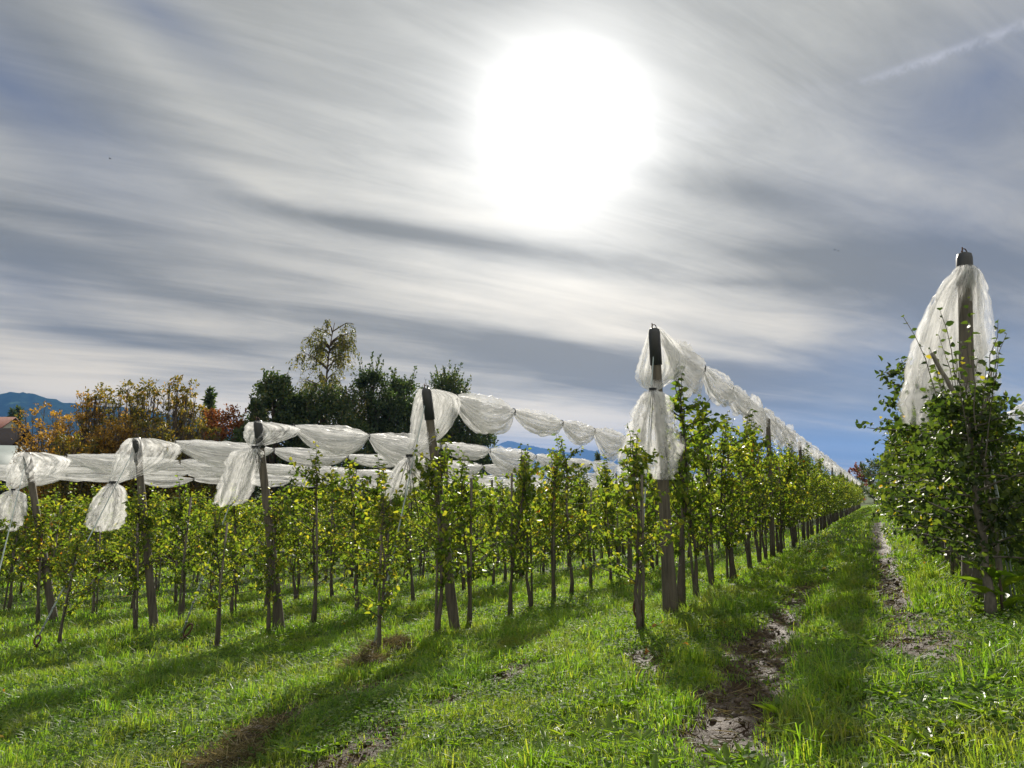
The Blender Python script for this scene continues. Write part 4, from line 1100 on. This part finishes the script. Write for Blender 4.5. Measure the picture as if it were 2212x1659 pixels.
# ------------------------------------------------------------------ trees and shrubs along the orchard edge
DARK = [(0, (.022, .040, .018)), (.5, (.040, .066, .026)), (.85, (.075, .095, .034)), (1, (.15, .12, .035))]
OLIVE = [(0, (.050, .060, .016)), (.45, (.100, .100, .024)), (.8, (.20, .15, .030)), (1, (.34, .19, .03))]
GOLD = [(0, (.11, .080, .020)), (.5, (.24, .155, .032)), (.85, (.36, .235, .045)), (1, (.17, .16, .045))]
REDM = [(0, (.07, .034, .016)), (.5, (.15, .060, .024)), (.8, (.21, .095, .028)), (1, (.06, .060, .02))]
BIRCH = [(0, (.055, .070, .024)), (.6, (.105, .115, .036)), (.9, (.20, .16, .045)), (1, (.28, .18, .05))]
for k, (st, tr, tf) in {'dark_foliage': (DARK, (1.7, 1.8, .8), .4), 'olive_foliage': (OLIVE, (1.9, 1.7, .7), .5), 'golden_foliage': (GOLD, (1.7, 1.4, .6), .5), 'red_foliage': (REDM, (1.8, 1.2, .6), .5), 'birch_foliage': (BIRCH, (1.8, 1.7, .7), .5)}.items():
    M[k] = leafmat(k, st, tr, tf, .5, .3)
def finish(name, p, label, cat, group, tm, lv, mat, bark, mat2=None):
    o = thing(name, p, label, cat, group)
    tm.build('trunk', bark, o, True)
    v, q = lv
    link('crown', mesh_np('crown', v, q), mat, o)
    return o
def broadleaf(p, H, R, seed, label, mat, group='trees along the orchard edge', name='broadleaf_tree', ncl=80, nl=8000, leaf=.20, base=.12, prof=None, shoots=26, cat='tree', gap=.0):
    r = np.random.default_rng(seed); tm = MB()
    tz = np.linspace(-.2, H * .8, 8); tp = np.column_stack([np.cumsum(r.normal(size=8) * .06), np.cumsum(r.normal(size=8) * .06), tz])
    tm.tube(tp, np.linspace(H * .022, H * .005, 8), 8)
    prof = prof or (lambda h: math.sqrt(max(0, 1 - ((h - .42) / .60) ** 2)))
    P, D = [], []
    per = nl // ncl
    for k in range(ncl):
        h = base + (1 - base) * r.random() ** .9; rr = R * prof(h) * math.sqrt(.25 + .75 * r.random()) * (.72 + .40 * r.random()); a = r.random() * 6.283
        c = np.array([rr * math.cos(a), rr * math.sin(a), h * H * .96])
        cr = (.09 + .07 * r.random()) * min(H, 2.2 * R)
        if k % 2 == 0:
            z0 = max(.1 * H, c[2] - .25 * H - .4 * rr); b0 = np.array([np.interp(z0, tz, tp[:, 0]), np.interp(z0, tz, tp[:, 1]), z0])
            mid = (b0 + c) / 2 + np.array([0, 0, .06 * H * r.random()]); tm.tube([b0, mid, c], [H * .007, H * .0045, H * .0015], 5, False)
        n = int(per * (.4 + 1.2 * r.random()))
        q = r.normal(size=(n, 3)); q /= np.linalg.norm(q, axis=1)[:, None]; q *= (r.random(n) ** .45)[:, None] * cr * np.array([1.15, 1.15, .8])
        P.append(c + q); D.append(r.normal(size=(n, 3)) + np.array([0, 0, .1]))
    for k in range(shoots):                                          # upright sprays on the outline
        h = .55 + .45 * r.random(); rr = R * prof(min(h, .97)) * (.5 + .5 * r.random()); a = r.random() * 6.283
        c = np.array([rr * math.cos(a), rr * math.sin(a), h * H * .95]); ln = H * (.05 + .08 * r.random()); n = 26; u = r.random(n)
        q = c + np.outer(u, np.array([math.cos(a) * .3, math.sin(a) * .3, 1.0])) * ln + r.normal(size=(n, 3)) * ln * .10 * (1 - u)[:, None]
        tm.tube([c, c + np.array([math.cos(a) * .3, math.sin(a) * .3, 1.0]) * ln], [.02, .006], 4, False)
        P.append(q); D.append(r.normal(size=(n, 3)) + np.array([0, 0, .8]))
    P, D = np.concatenate(P), np.concatenate(D); L = leaf * (.6 + .8 * r.random(len(P)))
    return finish(name, p, label, cat, group, tm, leaves(P, D, r.normal(size=P.shape), L, L * .6, .1, .2), mat, M['twig'])
def birch(p, H, R, seed, label):
    r = np.random.default_rng(seed); tm = MB(); P, D = [], []
    tz = np.linspace(-.2, H, 10); tp = np.column_stack([.25 * np.sin(tz * .35) + .06 * tz - .3, np.cumsum(r.normal(size=10) * .06), tz])
    tm.tube(tp, np.linspace(H * .013, H * .0015, 10), 8)
    for k in range(84):
        z0 = H * (.16 + .80 * r.random()); rel = z0 / H; a = r.random() * 6.283; ln = R * (1.32 - 1.0 * rel) * (.60 + .6 * r.random())
        b0 = np.array([np.interp(z0, tz, tp[:, 0]), np.interp(z0, tz, tp[:, 1]), z0]); q = np.linspace(0, 1, 6)[:, None]
        bp = b0 + np.array([math.cos(a), math.sin(a), 0]) * ln * q ** .9 + np.array([0, 0, 1.0]) * (ln * (.95 * q - .55 * q ** 2.4)) + r.normal(size=(6, 3)) * .05 * q
        tm.tube(bp, np.linspace(H * .0035, .010, 6), 5, False)
        for s_ in range(9):
            u = .3 + .7 * r.random(); s0 = np.array([np.interp(u, q[:, 0], bp[:, j]) for j in range(3)]); sl = (.4 + 1.0 * r.random()) * H * .075
            drift = r.normal(size=3) * .25; e = s0 + np.array([math.cos(a) * .25, math.sin(a) * .25, -1.0]) * sl + drift * sl
            tm.tube([s0, (s0 + e) / 2 + np.array([math.cos(a), math.sin(a), 0]) * .12 * sl, e], [.010, .008, .004], 3, False)
            n = 17; w = r.random(n)[:, None]; P.append(s0 * (1 - w) + e * w + r.normal(size=(n, 3)) * .08); D.append(r.normal(size=(n, 3)) * .6 + np.array([0, 0, -.8]))
    P, D = np.concatenate(P), np.concatenate(D); L = .15 * (.6 + .8 * r.random(len(P)))
    return finish('birch_tree', p, label, 'birch tree', 'trees along the orchard edge', tm, leaves(P, D, r.normal(size=P.shape), L, L * .65, .1, .2), M['birch_foliage'], M['twig'])
def shrub(p, H, R, seed, label, mat, bare=.45, nst=16, dens=150, group='tall autumn shrubs'):
    r = np.random.default_rng(seed); tm = MB(); P, D = [], []
    for k in range(nst):
        a = r.random() * 6.283; rb = R * .35 * r.random(); rt = R * math.sqrt(r.random()); h = H * (.62 + .38 * r.random() ** .7) * (1 - .12 * rt / R)
        b0 = np.array([rb * math.cos(a), rb * math.sin(a), -.1]); t0 = np.array([rt * math.cos(a), rt * math.sin(a), h])
        q = np.linspace(0, 1, 7)[:, None]; bp = b0 + (t0 - b0) * q + r.normal(size=(7, 3)) * .06 * np.sin(q * 3.1); tm.tube(bp, np.linspace(.045, .012, 7), 5, False)
        top = 1 - bare * (.5 + .7 * r.random())
        n = dens; u = r.random(n) ** .75 * top
        c = np.stack([np.interp(u, q[:, 0], bp[:, j]) for j in range(3)], -1)
        for s_ in range(7):
            us = .25 + .7 * r.random(); s0 = np.array([np.interp(us, q[:, 0], bp[:, j]) for j in range(3)]); e = s0 + np.array([r.normal() * .45, r.normal() * .45, .5 + .5 * r.random()]) * H * .11
            tm.tube([s0, e], [.014, .006], 4, False)
            if us < top:
                w = r.random(26)[:, None]; P.append(s0 * (1 - w) + e * w + r.normal(size=(26, 3)) * .10); D.append(r.normal(size=(26, 3)))
        P.append(c + r.normal(size=(n, 3)) * np.array([.24, .24, .16])); D.append(r.normal(size=(n, 3)))
        for s_ in range(6):                                          # bare forked tip with seed heads
            e = t0 + np.array([r.normal() * .22, r.normal() * .22, .15 + .35 * r.random()]) * H * .07
            tm.tube([bp[-2] * .35 + bp[-1] * .65, e], [.010, .004], 3, False)
            P.append(e + r.normal(size=(5, 3)) * .06); D.append(r.normal(size=(5, 3)) + np.array([0, 0, .6]))
    P, D = np.concatenate(P), np.concatenate(D); L = .16 * (.55 + .8 * r.random(len(P)))
    return finish('autumn_shrub', p, label, 'shrub', group, tm, leaves(P, D, r.normal(size=P.shape), L, L * .5, .1, .3), mat, M['twig'])
def conifer(p, H, R, seed, label, group='conifers beyond the orchard'):
    r = np.random.default_rng(seed); tm = MB(); P, D = [], []
    tm.tube([np.array([0, 0, -.2]), np.array([0, 0, H * .6]), np.array([0, 0, H])], [H * .02, H * .012, .01], 7)
    for k in range(60):
        h = .12 + .88 * (k + r.random()) / 60; a = k * 2.4; ln = R * (1.05 - h) ** .8 * (.75 + .5 * r.random())
        e = np.array([math.cos(a) * ln, math.sin(a) * ln, h * H - ln * .15]); b0 = np.array([0, 0, h * H]); tm.tube([b0, e], [.03, .01], 4, False)
        n = int(30 + 60 * (1 - h)); w = r.random(n)[:, None]; P.append(b0 * (1 - w) + e * w + r.normal(size=(n, 3)) * np.array([.18, .18, .12]) * R * .35); D.append(np.tile(e - b0, (n, 1)) + r.normal(size=(n, 3)) * .5)
    P, D = np.concatenate(P), np.concatenate(D); L = .05 * H * (.5 + .6 * r.random(len(P)))
    return finish('conifer', p, label, 'conifer', group, tm, leaves(P, D, r.normal(size=P.shape), L, L * .28, .1, .2), M['dark_foliage'], M['twig'])
def place(px, Y):
    p = U(px, 1000, Y); p[2] = gz(p[0], p[1]) - .1; return p
def hgt(px, ytop, Y, p): return U(px, ytop, Y)[2] - p[2]
def at(fn, px, ytop, Y, wpx, *a, **k):
    p = place(px, Y); H = hgt(px, ytop, Y, p); return fn(p, H, wpx * Y / 1534.0, *a, **k)
GR = 'trees along the orchard edge'
at(broadleaf, 588, 800, 50, 66, 1, 'dark green leafy tree just left of the birch', M['dark_foliage'], ncl=130, nl=15000)
at(broadleaf, 548, 858, 47, 26, 2, 'low dark tree between the red tree and the birch', M['dark_foliage'], ncl=44, nl=3600, base=.2)
at(birch, 694, 698, 54, 112, 3, 'tall airy birch rising above all other trees')
at(broadleaf, 800, 790, 56, 62, 4, 'dark tree with upright shoots right of the birch', M['dark_foliage'], ncl=120, nl=14000, shoots=70)
at(broadleaf, 865, 815, 60, 62, 5, 'bushy dark tree behind the post with the gathered veil', M['dark_foliage'], ncl=120, nl=14000, shoots=70)
at(broadleaf, 965, 798, 62, 72, 6, 'rounded dark tree at the right end of the tree line', M['dark_foliage'], ncl=140, nl=17000, shoots=80)
at(broadleaf, 935, 845, 61, 70, 28, 'dark leafy tree filling the gap left of the rounded tree', M['dark_foliage'], ncl=110, nl=13000, shoots=60)
at(broadleaf, 1010, 865, 64, 56, 29, 'dark bush leaning right of the rounded tree', M['dark_foliage'], ncl=90, nl=10000, shoots=40)
at(broadleaf, 640, 842, 51, 60, 30, 'dark bush between the left leafy tree and the birch trunk', M['dark_foliage'], ncl=90, nl=10000, shoots=50)
at(broadleaf, 1040, 905, 66, 42, 7, 'low dark bush at the right foot of the tree line', M['dark_foliage'], ncl=80, nl=8000, shoots=20)
at(broadleaf, 700, 835, 52, 105, 8, 'wide dark undergrowth tree below the birch', M['dark_foliage'], ncl=160, nl=19000, shoots=60)
at(broadleaf, 880, 850, 58, 100, 18, 'broad dark bush low between the rounded tree and the shoots', M['dark_foliage'], ncl=140, nl=16000, shoots=50)
at(broadleaf, 480, 862, 46, 62, 9, 'rust red autumn tree beside the dark trees', M['red_foliage'], name='red_tree', ncl=80, nl=7500, leaf=.17, shoots=16)
at(broadleaf, 520, 905, 44, 46, 19, 'dark green bush at the foot of the rust red tree', M['dark_foliage'], ncl=50, nl=4500, shoots=8)
at(conifer, 446, 842, 62, 34, 10, 'dark pine top between the shrubs and the red tree')
at(conifer, 17, 888, 150, 15, 11, 'left one of two small dark firs above the red roof')
at(conifer, 30, 882, 152, 16, 12, 'right one of two small dark firs above the red roof')
at(conifer, 1292, 980, 95, 20, 13, 'small dark fir between two white nets, under the mountains')
for k, (px, yt, Y, w, mt, br, lab) in enumerate((
    (92, 868, 38, 52, 'golden_foliage', .22, 'golden yellow shrub nearest the red-roofed house'),
    (128, 900, 36, 44, 'golden_foliage', .2, 'low golden shrub tucked right of the tallest golden one'),
    (182, 838, 37, 24, 'golden_foliage', .40, 'narrow golden shrub with bare tips in front of the blue hill'),
    (212, 818, 37, 34, 'olive_foliage', .5, 'tall bare-tipped shrub, first right of the narrow golden one'),
    (262, 812, 36, 38, 'olive_foliage', .45, 'tall olive shrub with brown seed heads, golden at its foot'),
    (312, 812, 37, 40, 'olive_foliage', .42, 'tall olive shrub standing in the middle of the shrub bank'),
    (362, 806, 37, 40, 'olive_foliage', .45, 'tallest olive shrub of the bank, feathery top'),
    (405, 826, 38, 30, 'olive_foliage', .55, 'thin bare-topped shrub just left of the pine'),
    (240, 890, 35, 40, 'golden_foliage', .1, 'low golden foliage at the foot of the tall olive shrubs'),
    (335, 895, 35, 46, 'olive_foliage', .1, 'low olive bush at the foot of the shrub bank'),
    (430, 900, 40, 40, 'olive_foliage', .1, 'low olive bush below the pine top'),
    (287, 850, 40, 46, 'golden_foliage', .25, 'muted golden shrub behind the middle of the shrub bank'),
    (385, 858, 41, 44, 'olive_foliage', .3, 'muted olive shrub behind the tallest olive shrub'),
    (150, 880, 40, 40, 'golden_foliage', .25, 'muted golden shrub set back between the two golden shrubs'),
    (160, 925, 34, 44, 'olive_foliage', .1, 'low green bush above the net at the outermost post'))):
    at(shrub, px, yt, Y, w, 40 + k, lab, M[mt], br, 30 if br > .15 else 34, 230 if br > .15 else 320)
at(broadleaf, 1884, 992, 112, 34, 14, 'half bare dark tree closing the end of the grass lane', M['dark_foliage'], ncl=40, nl=2200, leaf=.26, shoots=30)
at(broadleaf, 1852, 1004, 125, 22, 15, 'small brown tree peeping over the far end of the net', M['red_foliage'], ncl=26, nl=1500, leaf=.26, shoots=16)
at(broadleaf, 1925, 1000, 118, 30, 16, 'dark tree behind the far end of the apple hedge', M['dark_foliage'], ncl=40, nl=2600, leaf=.26, shoots=20)

# ------------------------------------------------------------------ haze: the air over the valley
def haze():
    m, nt, out = newmat('valley_air')
    pv = nt.nodes.new('ShaderNodeVolumePrincipled')
    pv.inputs['Color'].default_value = (.14, .36, .86, 1); pv.inputs['Density'].default_value = 1.05e-4; pv.inputs['Anisotropy'].default_value = 0.0
    nt.links.new(pv.outputs[0], out.inputs['Volume'])
    mb = MB(); mb.box((0, 4200, 205), (18000, 9800, 440))
    o = mb.build('haze', m); tag(o, kind='stuff')
haze()
